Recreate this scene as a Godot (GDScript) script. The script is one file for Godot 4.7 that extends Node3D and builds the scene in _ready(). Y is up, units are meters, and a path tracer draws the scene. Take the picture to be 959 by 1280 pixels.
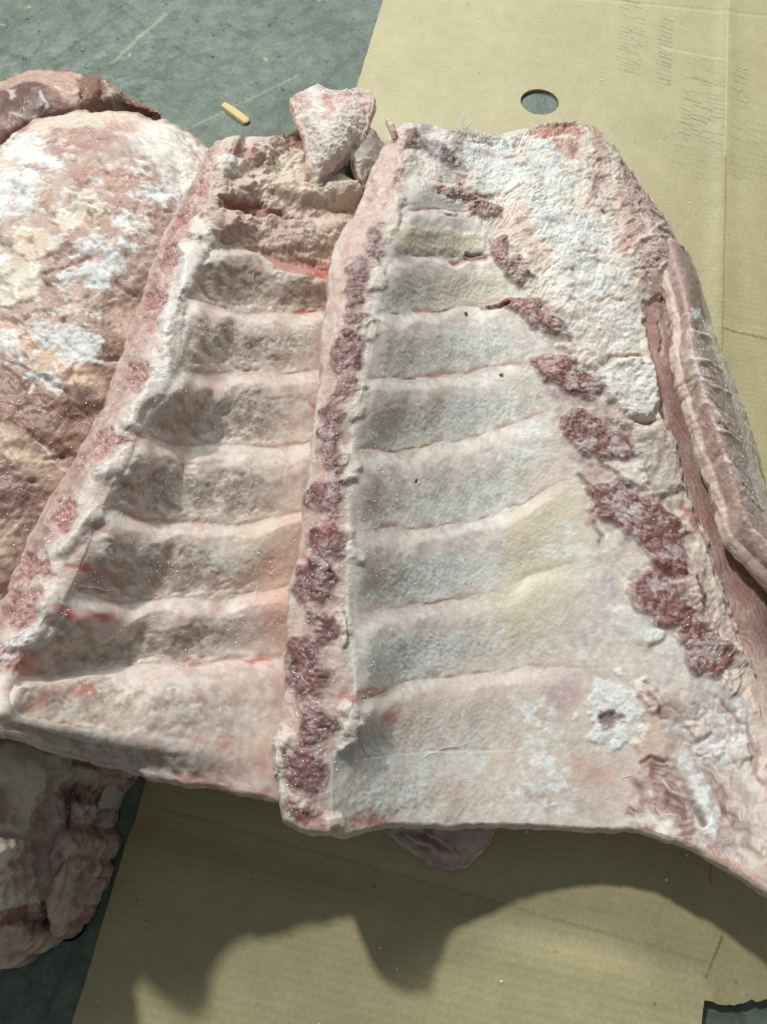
extends Node3D
# Frozen pork: two rib racks, a shoulder and trimmings on a sheet of cardboard over a concrete floor.
# Units are metres, y is up. Every slab is a sheet: a net of control points, smoothed, then worked on by patches and
# lines (in metres on the ground plan) that raise it, colour it and divide it into parts.

var noise := FastNoiseLite.new()
var rich := FastNoiseLite.new()
var ridge := FastNoiseLite.new()
var rng := RandomNumberGenerator.new()
var used := {}
var flesh_material: StandardMaterial3D
var fat_material: StandardMaterial3D
var frost_material: StandardMaterial3D
var crystal_material: StandardMaterial3D
var strand_material: StandardMaterial3D
var crystal_mesh: ArrayMesh

const FROST := Color(0.80, 0.84, 0.84)
const CREAM := Color(0.66, 0.575, 0.46)
const PALE := Color(0.70, 0.60, 0.53)
const PINK := Color(0.52, 0.29, 0.25)
const ROSE := Color(0.44, 0.20, 0.18)
const BLOOD := Color(0.46, 0.085, 0.06)
const DARK := Color(0.15, 0.05, 0.045)
const MARROW := Color(0.24, 0.10, 0.10)
const MAUVE := Color(0.36, 0.22, 0.20)
const BROWN := Color(0.31, 0.19, 0.145)
const ORANGE := Color(0.57, 0.395, 0.30)
const GREY := Color(0.42, 0.38, 0.33)
const BUTTER := Color(0.67, 0.575, 0.42)


class Sheet:
	var nu := 0
	var nv := 0
	var p := PackedVector3Array()
	var n := PackedVector3Array()
	var u := PackedFloat32Array()
	var v := PackedFloat32Array()
	var h := PackedFloat32Array()
	var c := PackedColorArray()
	var id := PackedByteArray()
	var parts := ["body"]
	var skins := []
	var tiles := []          # [i0, i1, j0, j1, x0, x1, z0, z1]
	var out := PackedVector3Array()
	var normal := PackedVector3Array()
	var root: Node3D

	func part(called: String, skin = null) -> int:
		parts.append(called)
		while skins.size() < parts.size():
			skins.append(null)
		skins[parts.size() - 1] = skin
		return parts.size() - 1


# ---------------------------------------------------------------- helpers

func pl(a: Array) -> PackedVector2Array:
	var r := PackedVector2Array()
	for i in range(0, a.size(), 2):
		r.append(Vector2(a[i], a[i + 1]))
	return r


func numbered(called: String) -> String:
	var k: int = used.get(called, 0)
	used[called] = k + 1
	return called if k == 0 else "%s_%03d" % [called, k]


func tag(o: Node, label: String, category: String, group := "") -> Node:
	o.set_meta("label", label)
	o.set_meta("category", category)
	if group:
		o.set_meta("group", group)
	return o


func thing(called: String, label: String, category: String, at := Vector3.ZERO) -> Node3D:
	var o := Node3D.new()
	o.name = numbered(called)
	o.position = at
	add_child(o)
	tag(o, label, category)
	return o


func mesh_node(called: String, m: Mesh, mat: Material, parent: Node = self) -> MeshInstance3D:
	var o := MeshInstance3D.new()
	o.mesh = m
	o.name = called if parent != self else numbered(called)
	o.material_override = mat
	o.cast_shadow = GeometryInstance3D.SHADOW_CASTING_SETTING_ON
	parent.add_child(o, true)
	return o


func arrays(v: PackedVector3Array, n: PackedVector3Array, c: PackedColorArray, i: PackedInt32Array) -> ArrayMesh:
	var a := []
	a.resize(Mesh.ARRAY_MAX)
	a[Mesh.ARRAY_VERTEX] = v
	if n.size():
		a[Mesh.ARRAY_NORMAL] = n
	if c.size():
		a[Mesh.ARRAY_COLOR] = c
	a[Mesh.ARRAY_INDEX] = i
	var m := ArrayMesh.new()
	m.add_surface_from_arrays(Mesh.PRIMITIVE_TRIANGLES, a)
	return m


func spline(a: Vector3, b: Vector3, c: Vector3, d: Vector3, t: float) -> Vector3:
	return 0.5 * (2.0 * b + (c - a) * t + (2.0 * a - 5.0 * b + 4.0 * c - d) * t * t + (3.0 * b - a - 3.0 * c + d) * t * t * t)


func along(row: Array, x: float) -> Vector3:
	var k := clampi(int(x), 0, row.size() - 2)
	var b: Vector3 = row[k]
	var c: Vector3 = row[k + 1]
	var a: Vector3 = row[k - 1] if k > 0 else 2.0 * b - c
	var d: Vector3 = row[k + 2] if k + 2 < row.size() else 2.0 * c - b
	return spline(a, b, c, d, x - k)


func samples(net: Array, across: bool, cell: float) -> PackedFloat32Array:
	# parameters that divide each stretch of the net into cells of about one length
	var r := PackedFloat32Array()
	var stretches: int = (net[0].size() if across else net.size()) - 1
	for k in stretches:
		var far := 0.0
		for q in (net.size() if across else net[0].size()):
			var a: Vector3 = net[q][k] if across else net[k][q]
			var b: Vector3 = net[q][k + 1] if across else net[k + 1][q]
			far += a.distance_to(b)
		far /= (net.size() if across else net[0].size())
		var m := maxi(2, roundi(far / cell))
		for s in m:
			r.append(k + float(s) / m)
	r.append(stretches)
	return r


func sheet(net: Array, cell: float, ragged := 0.004) -> Sheet:
	var s := Sheet.new()
	var us := samples(net, true, cell)
	var vs := samples(net, false, cell)
	s.nu = us.size()
	s.nv = vs.size()
	var total := s.nu * s.nv
	s.p.resize(total)
	s.u.resize(total)
	s.v.resize(total)
	s.h.resize(total)
	s.c.resize(total)
	s.id.resize(total)
	var columns := []
	for q in net[0].size():
		var col := []
		for r in net:
			col.append(r[q])
		columns.append(col)
	for j in s.nv:
		var row := []
		for q in columns:
			row.append(along(q, vs[j]))
		for i in s.nu:
			var k := j * s.nu + i
			s.p[k] = along(row, us[i])
			s.u[k] = us[i]
			s.v[k] = vs[j]
	for j in s.nv:
		for i in s.nu:
			var k := j * s.nu + i
			var w := s.p[k]
			var near := minf(minf(s.u[k], us[s.nu - 1] - s.u[k]), minf(s.v[k], vs[s.nv - 1] - s.v[k]))
			if near < 0.6:
				var m := ragged * (1.0 - near / 0.6)
				s.p[k] = w + m * Vector3(rich.get_noise_2d(w.x * 16.0, w.z * 16.0), 0.4 * rich.get_noise_2d(w.x * 16.0 + 80.0, w.z * 16.0), rich.get_noise_2d(w.x * 16.0, w.z * 16.0 + 160.0))
	s.n = normals_of(s.p, s.nu, s.nv)
	for j0 in range(0, s.nv, 16):
		for i0 in range(0, s.nu, 16):
			var i1 := mini(i0 + 16, s.nu)
			var j1 := mini(j0 + 16, s.nv)
			var box := [1e9, -1e9, 1e9, -1e9]
			for j in range(j0, j1):
				for i in range(i0, i1):
					var w := s.p[j * s.nu + i]
					box = [minf(box[0], w.x), maxf(box[1], w.x), minf(box[2], w.z), maxf(box[3], w.z)]
			s.tiles.append([i0, i1, j0, j1] + box)
	return s


func normals_of(p: PackedVector3Array, nu: int, nv: int) -> PackedVector3Array:
	var r := PackedVector3Array()
	r.resize(p.size())
	for j in nv:
		var ja := maxi(j - 1, 0) * nu
		var jb := mini(j + 1, nv - 1) * nu
		for i in nu:
			var d := p[j * nu + mini(i + 1, nu - 1)] - p[j * nu + maxi(i - 1, 0)]
			var e := p[jb + i] - p[ja + i]
			r[j * nu + i] = e.cross(d).normalized()
	return r


func ground_coat(s: Sheet, a: Color, b: Color, scale: float, bump: float, speck := 0.2) -> void:
	# two tones mixed in mottles, and the uneven, frozen surface: lumps, wrinkles and grain
	for k in s.p.size():
		var w := s.p[k]
		var m := 0.5 + 1.0 * rich.get_noise_3d(w.x * scale, w.y * scale, w.z * scale)
		var g := rich.get_noise_3d(w.x * 300.0, w.y * 300.0, w.z * 300.0 + 31.0)
		var vein := smoothstep(0.72, 0.98, ridge.get_noise_3d(w.x * 42.0 + 5.0, w.y * 42.0, w.z * 42.0)) * smoothstep(-0.1, 0.3, noise.get_noise_3d(w.x * 25.0, w.y * 25.0, w.z * 25.0 + 77.0))
		var q := a.lerp(b, clampf(m, 0.0, 1.0)).lerp(PALE, 0.35 * vein)
		var t := 1.0 + speck * (g + 0.8 * noise.get_noise_3d(w.x * 120.0, w.y * 120.0, w.z * 120.0 + 3.0))
		s.c[k] = Color(q.r * t, q.g * t, q.b * t)
		s.h[k] += bump * (0.0012 * rich.get_noise_3d(w.x * 55.0, w.y * 55.0, w.z * 55.0) + 0.0003 * vein + 0.00012 * g)


func mottle(s: Sheet, col: Color, k: float, freq: float, bias: float, at: float) -> void:
	for q in s.p.size():
		var w := s.p[q]
		var m := smoothstep(0.0, 0.3, rich.get_noise_3d(w.x * freq + at, w.y * freq, w.z * freq - at) + bias)
		if m > 0.0:
			s.c[q] = s.c[q].lerp(col, k * m)


func patch(s: Sheet, poly: PackedVector2Array, col: Color, k: float, edge: float, o := {}) -> void:
	var warp: float = o.get("warp", 0.003)
	var wf: float = o.get("wf", 130.0)
	var grain: float = o.get("grain", 0.0)
	var gf: float = o.get("gf", 330.0)
	var bias: float = o.get("bias", 0.0)
	var lift: float = o.get("lift", 0.0)
	var rough: float = o.get("rough", 0.0)
	var rf: float = o.get("rf", 300.0)
	var vary: float = o.get("vary", 0.12)
	var other: Color = o.get("other", col)
	var of: float = o.get("of", 90.0)
	var fibre: float = o.get("fibre", 0.0)
	var ff: float = o.get("ff", 380.0)
	var turn: float = o.get("turn", 0.0)
	var part: int = o.get("part", -1)
	var clump: float = o.get("clump", 0.0)
	var lump: float = o.get("lump", 0.0)
	var cloud: float = o.get("cloud", 0.0)
	var crack: float = o.get("crack", 0.0)
	var cf: float = o.get("cf", 190.0)
	var ca := cos(turn)
	var sa := sin(turn)
	var count := poly.size()
	var ex := PackedVector2Array()
	var il := PackedFloat32Array()
	var lo := poly[0]
	var hi := poly[0]
	for i in count:
		var e := poly[(i + 1) % count] - poly[i]
		ex.append(e)
		il.append(1.0 / maxf(e.length_squared(), 1e-12))
		lo = lo.min(poly[i])
		hi = hi.max(poly[i])
	var pad := edge + warp
	lo -= Vector2(pad, pad)
	hi += Vector2(pad, pad)
	for t in s.tiles:
		if t[4] > hi.x or t[5] < lo.x or t[6] > hi.y or t[7] < lo.y:
			continue
		for j in range(t[2], t[3]):
			for i in range(t[0], t[1]):
				var q := j * s.nu + i
				var w := s.p[q]
				if w.x < lo.x or w.x > hi.x or w.z < lo.y or w.z > hi.y:
					continue
				var best := 1e9
				var inside := false
				for e in count:
					var a := poly[e]
					var d := ex[e]
					var rx := w.x - a.x
					var ry := w.z - a.y
					var f := clampf((rx * d.x + ry * d.y) * il[e], 0.0, 1.0)
					var dx := rx - d.x * f
					var dy := ry - d.y * f
					best = minf(best, dx * dx + dy * dy)
					if (ry < 0.0) != (ry - d.y < 0.0) and rx < d.x * ry / d.y:
						inside = not inside
				var sd := sqrt(best) if inside else -sqrt(best)
				sd += warp * (0.9 * noise.get_noise_3d(w.x * wf * 0.6, w.y * wf * 0.6, w.z * wf * 0.6) + 0.8 * rich.get_noise_3d(w.x * wf, w.y * wf, w.z * wf))
				if sd < -edge:
					continue
				var m := smoothstep(-edge, edge, sd)
				var g := rich.get_noise_3d(w.x * gf * 0.4 + 3.0, w.y * gf * 0.4, w.z * gf * 0.4)
				if grain > 0.0:
					m *= lerpf(1.0, smoothstep(-0.18, 0.18, g + bias + clump * noise.get_noise_3d(w.x * 48.0 + 9.0, w.y * 48.0, w.z * 48.0)), grain)
				if cloud > 0.0:
					m *= 1.0 - cloud * clampf(0.45 + 1.1 * rich.get_noise_3d(w.x * 75.0 + 60.0, w.y * 75.0, w.z * 75.0), 0.0, 1.0)
				if crack > 0.0:
					s.h[q] -= m * crack * smoothstep(0.35, 0.95, ridge.get_noise_3d(w.x * cf * 0.5, w.y * cf * 0.5, w.z * cf * 0.5 + 21.0))
				var tone := other.lerp(col, clampf(0.5 + 1.1 * rich.get_noise_3d(w.x * of * 0.6, w.y * of * 0.6, w.z * of * 0.6 + 17.0), 0.0, 1.0))
				var z := 1.0 + vary * noise.get_noise_3d(w.x * 390.0, w.y * 390.0, w.z * 390.0 + 50.0)
				if fibre > 0.0:
					var bx := w.x + 0.010 * noise.get_noise_3d(w.x * 22.0, w.y * 22.0, w.z * 22.0)
					var bz := w.z + 0.010 * noise.get_noise_3d(w.x * 22.0 + 33.0, w.y * 22.0, w.z * 22.0)
					var fx := (bx * ca + bz * sa) * ff * 0.10
					var fy := (-bx * sa + bz * ca) * ff
					var fn := noise.get_noise_2d(fx, fy)
					z += fibre * fn
					s.h[q] += m * 0.0005 * fn
				s.c[q] = s.c[q].lerp(Color(tone.r * z, tone.g * z, tone.b * z), k * m)
				s.h[q] += m * (lift + rough * 0.38 * rich.get_noise_3d(w.x * rf * 0.5, w.y * rf * 0.5, w.z * rf * 0.5 + 70.0))
				if lump > 0.0:
					s.h[q] += m * lump * rich.get_noise_3d(w.x * 26.0 + 15.0, w.y * 26.0, w.z * 26.0)
				if part >= 0 and m > 0.5:
					s.id[q] = part


func line(s: Sheet, pts: PackedVector2Array, width: float, col: Color, k: float, lift: float, o := {}) -> void:
	# a crease, vein or ridge that runs along a broken line and thins out at its ends
	var warp: float = o.get("warp", 0.0015)
	var broken: float = o.get("broken", 0.3)
	var ends: float = o.get("ends", 0.12)
	var lo := pts[0]
	var hi := pts[0]
	var total := 0.0
	for i in pts.size():
		lo = lo.min(pts[i])
		hi = hi.max(pts[i])
		if i:
			total += pts[i].distance_to(pts[i - 1])
	var pad := width * 2.5 + warp
	lo -= Vector2(pad, pad)
	hi += Vector2(pad, pad)
	for t in s.tiles:
		if t[4] > hi.x or t[5] < lo.x or t[6] > hi.y or t[7] < lo.y:
			continue
		for j in range(t[2], t[3]):
			for i in range(t[0], t[1]):
				var q := j * s.nu + i
				var w := s.p[q]
				if w.x < lo.x or w.x > hi.x or w.z < lo.y or w.z > hi.y:
					continue
				var x := w.x + warp * noise.get_noise_2d(w.x * 70.0, w.z * 70.0)
				var y := w.z + warp * noise.get_noise_2d(w.x * 70.0 + 40.0, w.z * 70.0)
				var best := 1e9
				var at := 0.0
				var gone := 0.0
				for e in pts.size() - 1:
					var a := pts[e]
					var d := pts[e + 1] - a
					var far := d.length()
					var f := clampf(((x - a.x) * d.x + (y - a.y) * d.y) / (far * far), 0.0, 1.0)
					var r := Vector2(x - a.x - d.x * f, y - a.y - d.y * f).length_squared()
					if r < best:
						best = r
						at = (gone + far * f) / total
					gone += far
				var m := exp(-best / (width * width))
				if m < 0.02:
					continue
				m *= smoothstep(0.0, ends, at) * smoothstep(0.0, ends, 1.0 - at)
				var keep := 1.0 - broken * smoothstep(-0.1, 0.5, noise.get_noise_2d(w.x * 45.0 + 20.0, w.z * 45.0))
				s.c[q] = s.c[q].lerp(col, k * m * keep)
				s.h[q] += lift * m * keep


func wander(s: Sheet, much: float) -> void:
	# the rib lines stray a little from the net they were laid out on
	for k in s.p.size():
		var w := s.p[k]
		var inner := smoothstep(0.3, 1.3, s.v[k]) * smoothstep(0.02, 0.5, s.v[s.v.size() - 1] - s.v[k])
		s.v[k] += much * inner * (noise.get_noise_2d(w.x * 16.0, w.z * 16.0 + 12.0) + 0.25 * noise.get_noise_2d(w.x * 34.0, w.z * 34.0))


func ribs(s: Sheet, first: float, last: float, left: float, right: float, high: float, soft: float, blood: Color, strong: float) -> void:
	# each rib a ledge that rises from its crease and sinks slowly towards the next
	for k in s.p.size():
		var v := s.v[k]
		var u := s.u[k]
		if v < first or v > last or u < left - 0.5 or u > right + 0.5:
			continue
		var side := smoothstep(left - 0.4, left + 0.35, u) * smoothstep(0.0, soft, right - u)
		var row := floorf(v)
		var f := v - row
		var w := s.p[k]
		var one := 1.0 + 0.35 * noise.get_noise_2d(row * 7.3, u * 1.4)
		var ledge := 0.27 + 0.10 * noise.get_noise_2d(row * 3.1 + 9.0, u * 1.7)
		s.h[k] += high * one * side * smoothstep(0.0, ledge, f) * (1.0 - smoothstep(ledge + 0.06, 0.94, f))
		var away := minf(f, (1.0 - f) * 0.6) * 0.055
		var thin := 0.0016 + 0.0010 * noise.get_noise_2d(w.x * 40.0, row)
		var m := exp(-pow(away / thin, 2.0)) * smoothstep(left - 0.3, left + 0.2, u) * smoothstep(0.0, 0.7, right - u)
		m *= 1.0 - 0.85 * smoothstep(-0.25, 0.3, noise.get_noise_2d(w.x * 32.0 + row * 5.0, row * 3.0))
		s.c[k] = s.c[k].lerp(blood, strong * m)
		s.h[k] -= 0.0009 * m * side


func finish(s: Sheet, root: Node3D, body: String, body_skin: Material, rim: Dictionary) -> void:
	# displaced surface, its parts, and the thickness of the slab below its edge
	s.parts[0] = body
	s.root = root
	if s.skins.is_empty():
		s.skins.append(null)
	s.skins[0] = body_skin
	var nu := s.nu
	var nv := s.nv
	s.out.resize(s.p.size())
	for k in s.p.size():
		s.out[k] = s.p[k] + s.n[k] * s.h[k]
		if s.out[k].y < 0.007:
			s.out[k].y = 0.007
	s.normal = normals_of(s.out, nu, nv)
	var fresh := []
	var index := []
	for q in s.parts.size():
		fresh.append(PackedInt32Array())
		index.append(PackedInt32Array())
	# a quad belongs to the part of its first corner
	var where := PackedInt32Array()
	where.resize(s.p.size())
	var order := []
	# each connected stretch of a part is a mesh of its own; specks go to the part beside them
	var home := PackedInt32Array()
	home.resize(nu * nv)
	home.fill(-1)
	order = []
	var kinds := []
	for j in nv - 1:
		for i in nu - 1:
			var start := j * nu + i
			if home[start] >= 0:
				continue
			var kind := s.id[start]
			var group := order.size()
			var open_ := PackedInt32Array([start])
			home[start] = group
			var at := 0
			while at < open_.size():
				var q := open_[at]
				at += 1
				var qi := q % nu
				var qj := q / nu
				if qi > 0 and home[q - 1] < 0 and s.id[q - 1] == kind:
					home[q - 1] = group
					open_.append(q - 1)
				if qi < nu - 2 and home[q + 1] < 0 and s.id[q + 1] == kind:
					home[q + 1] = group
					open_.append(q + 1)
				if qj > 0 and home[q - nu] < 0 and s.id[q - nu] == kind:
					home[q - nu] = group
					open_.append(q - nu)
				if qj < nv - 2 and home[q + nu] < 0 and s.id[q + nu] == kind:
					home[q + nu] = group
					open_.append(q + nu)
			if open_.size() < 260 and group > 0:
				var beside := home[start - 1] if i > 0 else home[start - nu]
				for q in open_:
					home[q] = beside
				order[beside].append_array(open_)
				continue
			order.append(open_)
			kinds.append(kind)
	for e_ in order.size():
		var q: int = kinds[e_]
		if order[e_].is_empty():
			continue
		where.fill(-1)
		var vv := PackedVector3Array()
		var vn := PackedVector3Array()
		var vc := PackedColorArray()
		var ix := PackedInt32Array()
		for k in order[e_]:
			var at := [k, k + 1, k + nu + 1, k + nu]
			for e in 4:
				var g: int = at[e]
				if where[g] < 0:
					where[g] = vv.size()
					vv.append(s.out[g])
					vn.append(s.normal[g])
					vc.append(s.c[g])
				at[e] = where[g]
			ix.append_array([at[0], at[1], at[2], at[0], at[2], at[3]])
		var skin: Material = s.skins[q] if q < s.skins.size() and s.skins[q] != null else body_skin
		mesh_node(s.parts[q], arrays(vv, vn, vc, ix), skin, root)
	# rim
	var ring := PackedInt32Array()
	for i in nu - 1:
		ring.append(i)
	for j in nv - 1:
		ring.append(j * nu + nu - 1)
	for i in range(nu - 1, 0, -1):
		ring.append((nv - 1) * nu + i)
	for j in range(nv - 1, 0, -1):
		ring.append(j * nu)
	var thick: Array = rim.get("thick", [0.03, 0.03, 0.03, 0.03])   # far, right, near, left
	var bulge: float = rim.get("bulge", 0.004)
	var skin_a: Color = rim.get("a", PINK)
	var skin_b: Color = rim.get("b", CREAM)
	var steps := 12
	var rv := PackedVector3Array()
	var rc := PackedColorArray()
	var count := ring.size()
	var deep := PackedFloat32Array()
	for r in count:
		var side := 0 if r < nu - 1 else (1 if r < nu + nv - 2 else (2 if r < 2 * nu + nv - 3 else 3))
		deep.append(thick[side])
	for pass_ in 30:
		var soft := deep.duplicate()
		for r in count:
			soft[r] = (deep[(r + count - 3) % count] + deep[r] + deep[(r + 3) % count]) / 3.0
		deep = soft
	for r in count:
		var w := s.out[ring[r]]
		var t := s.out[ring[(r + 2) % count]] - s.out[ring[(r + count - 2) % count]]
		var out := Vector3(-t.z, 0.0, t.x).normalized() * -1.0
		for k in steps + 1:
			var a := PI * k / steps
			var lump := noise.get_noise_3d(w.x * 60.0, k * 0.9, w.z * 60.0)
			var fine := noise.get_noise_3d(w.x * 260.0, k * 1.9, w.z * 260.0)
			var grow := sin(a)
			var q := w + out * (bulge * grow * (1.0 + 0.3 * lump) + grow * 0.0003 * fine) - Vector3(0.0, deep[r] * 0.5 * (1.0 - cos(a)), 0.0)
			q.y = maxf(q.y, 0.0065)
			rv.append(q)
			var m := clampf(0.5 + 0.9 * lump + 0.4 * fine, 0.0, 1.0)
			var tone := skin_a.lerp(skin_b, m)
			rc.append(s.c[ring[r]].lerp(tone, clampf(float(k) / 2.0, 0.0, 1.0)))
	var ri := PackedInt32Array()
	for r in count:
		var nx := (r + 1) % count
		for k in steps:
			var a := r * (steps + 1) + k
			var b := nx * (steps + 1) + k
			ri.append_array([a, a + 1, b + 1, a, b + 1, b])
	var rn := normals_of(rv, steps + 1, count)
	mesh_node("cut_edge", arrays(rv, rn, rc, ri), body_skin, root)
	# underside
	var step := 8
	var ui := PackedInt32Array()
	var uv_ := PackedVector3Array()
	var uc := PackedColorArray()
	var is_ := range(0, nu - 1, step)
	is_.append(nu - 1)
	var js := range(0, nv - 1, step)
	js.append(nv - 1)
	var deepest: float = minf(minf(thick[0], thick[1]), minf(thick[2], thick[3]))
	for j in js:
		for i in is_:
			var w := s.p[j * nu + i]
			var fall := deepest + 0.022
			if j == 0:
				fall = thick[0]
			elif i == nu - 1:
				fall = thick[1]
			elif j == nv - 1:
				fall = thick[2]
			elif i == 0:
				fall = thick[3]
			uv_.append(Vector3(w.x, maxf(w.y - fall, 0.0062), w.z))
			uc.append(PALE)
	for j in js.size() - 1:
		for i in is_.size() - 1:
			var a: int = j * is_.size() + i
			var b: int = a + is_.size()
			ui.append_array([a, b + 1, a + 1, a, b, b + 1])
	var down := normals_of(uv_, is_.size(), js.size())
	for k in down.size():
		down[k] = -down[k]
	mesh_node("underside", arrays(uv_, down, uc, ui), body_skin, root)


func crystals(s: Sheet, poly: PackedVector2Array, count: int, small: float, big: float, clump: float, called := "frost_crystals") -> void:
	# loose frost on a slab: far too many to count
	var spots := []
	for t in s.tiles:
		for j in range(t[2], t[3], 2):
			for i in range(t[0], t[1], 2):
				var w := s.p[j * s.nu + i]
				if noise.get_noise_2d(w.x * 60.0, w.z * 60.0 + 90.0) * clump + rng.randf() * 0.6 > 0.3 and Geometry2D.is_point_in_polygon(Vector2(w.x, w.z), poly):
					spots.append(j * s.nu + i)
	if spots.is_empty():
		return
	var mm := MultiMesh.new()
	mm.transform_format = MultiMesh.TRANSFORM_3D
	mm.mesh = crystal_mesh
	mm.instance_count = count
	for k in count:
		var q: int = spots[rng.randi() % spots.size()]
		var size := lerpf(small, big, pow(rng.randf(), 3.0))
		var b := Basis.from_euler(Vector3(rng.randf() * TAU, rng.randf() * TAU, rng.randf() * TAU)).scaled(Vector3(size, size * rng.randf_range(0.4, 0.8), size))
		var at := s.out[q] + Vector3(rng.randf_range(-0.001, 0.001), size * 0.25, rng.randf_range(-0.001, 0.001))
		mm.set_instance_transform(k, Transform3D(b, at))
	var o := MultiMeshInstance3D.new()
	o.multimesh = mm
	o.name = called
	o.material_override = crystal_material
	o.set_meta("kind", "stuff")
	s.root.add_child(o, true)


func height_at(s: Sheet, x: float, z: float) -> Vector3:
	var best := 1e9
	var r := Vector3(x, 0.0, z)
	for t in s.tiles:
		if x < t[4] - 0.004 or x > t[5] + 0.004 or z < t[6] - 0.004 or z > t[7] + 0.004:
			continue
		for j in range(t[2], t[3]):
			for i in range(t[0], t[1]):
				var w := s.out[j * s.nu + i]
				var d := (w.x - x) ** 2 + (w.z - z) ** 2
				if d < best:
					best = d
					r = w
	return r


func tube(st: SurfaceTool, path: PackedVector3Array, radius: float) -> void:
	for k in path.size() - 1:
		var d := (path[k + 1] - path[k]).normalized()
		var side := d.cross(Vector3.UP).normalized()
		var up := side.cross(d)
		var fa := sin(PI * clampf(float(k) / (path.size() - 1), 0.04, 0.96))
		var fb := sin(PI * clampf(float(k + 1) / (path.size() - 1), 0.04, 0.96))
		var sides := 10 if radius > 0.002 else 4
		for e in sides:
			var a := TAU * e / sides
			var b := TAU * (e + 1) / sides
			var oa := side * cos(a) + up * sin(a)
			var ob := side * cos(b) + up * sin(b)
			var q0 := path[k] + oa * radius * fa
			var q1 := path[k] + ob * radius * fa
			var q2 := path[k + 1] + ob * radius * fb
			var q3 := path[k + 1] + oa * radius * fb
			for w in [q0, q2, q1, q0, q3, q2]:
				st.add_vertex(w)


func strands(s: Sheet, lines: Array, radius: float, called := "membrane_strand") -> void:
	# thin white threads of torn membrane lying on the surface
	for pts in lines:
		var st := SurfaceTool.new()
		st.begin(Mesh.PRIMITIVE_TRIANGLES)
		var path := PackedVector3Array()
		for k in pts.size() - 1:
			var m := maxi(2, int(pts[k].distance_to(pts[k + 1]) / 0.004))
			for e in m:
				var q: Vector2 = pts[k].lerp(pts[k + 1], float(e) / m)
				q += Vector2(noise.get_noise_2d(q.x * 150.0, q.y * 150.0), noise.get_noise_2d(q.x * 150.0, q.y * 150.0 + 60.0)) * 0.002
				path.append(height_at(s, q.x, q.y) + Vector3(0, radius * 0.3, 0))
		if path.size() < 3:
			continue
		tube(st, path, radius)
		st.generate_normals()
		mesh_node(called, st.commit(), strand_material, s.root)


func ellipse(x: float, z: float, rx: float, rz: float, turn := 0.0, n := 12) -> PackedVector2Array:
	var r := PackedVector2Array()
	for k in n:
		var a := TAU * k / n
		r.append(Vector2(x, z) + Vector2(cos(a) * rx, sin(a) * rz).rotated(turn))
	return r


func noise_texture(freq: float, low: Color, high: Color, octaves := 4, seed_ := 1, size := 512, bump := false, kind := FastNoiseLite.TYPE_SIMPLEX_SMOOTH) -> NoiseTexture2D:
	var f := FastNoiseLite.new()
	f.noise_type = kind
	f.frequency = freq
	f.fractal_octaves = octaves
	f.seed = seed_
	var t := NoiseTexture2D.new()
	t.noise = f
	t.width = size
	t.height = size
	t.seamless = true
	t.as_normal_map = bump
	t.bump_strength = 6.0
	if not bump:
		var g := Gradient.new()
		g.set_color(0, low)
		g.set_color(1, high)
		t.color_ramp = g
	return t


func meat_skin(rough: float, gloss: float, scatter: float, grain: float) -> StandardMaterial3D:
	var m := StandardMaterial3D.new()
	m.vertex_color_use_as_albedo = true
	m.roughness = 1.0
	m.roughness_texture = noise_texture(0.02, Color(rough - 0.13, rough - 0.13, rough - 0.13), Color(rough + 0.16, rough + 0.16, rough + 0.16), 4, 5, 256)
	m.metallic_specular = gloss
	m.uv1_triplanar = true
	m.uv1_world_triplanar = true
	m.uv1_scale = Vector3(9, 9, 9)
	m.normal_enabled = true
	m.normal_texture = noise_texture(0.09, Color.BLACK, Color.WHITE, 3, 8, 256, true)
	m.normal_scale = grain
	if scatter > 0.0:
		m.subsurf_scatter_enabled = true
		m.subsurf_scatter_strength = scatter
	return m


# ---------------------------------------------------------------- the scene

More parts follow.
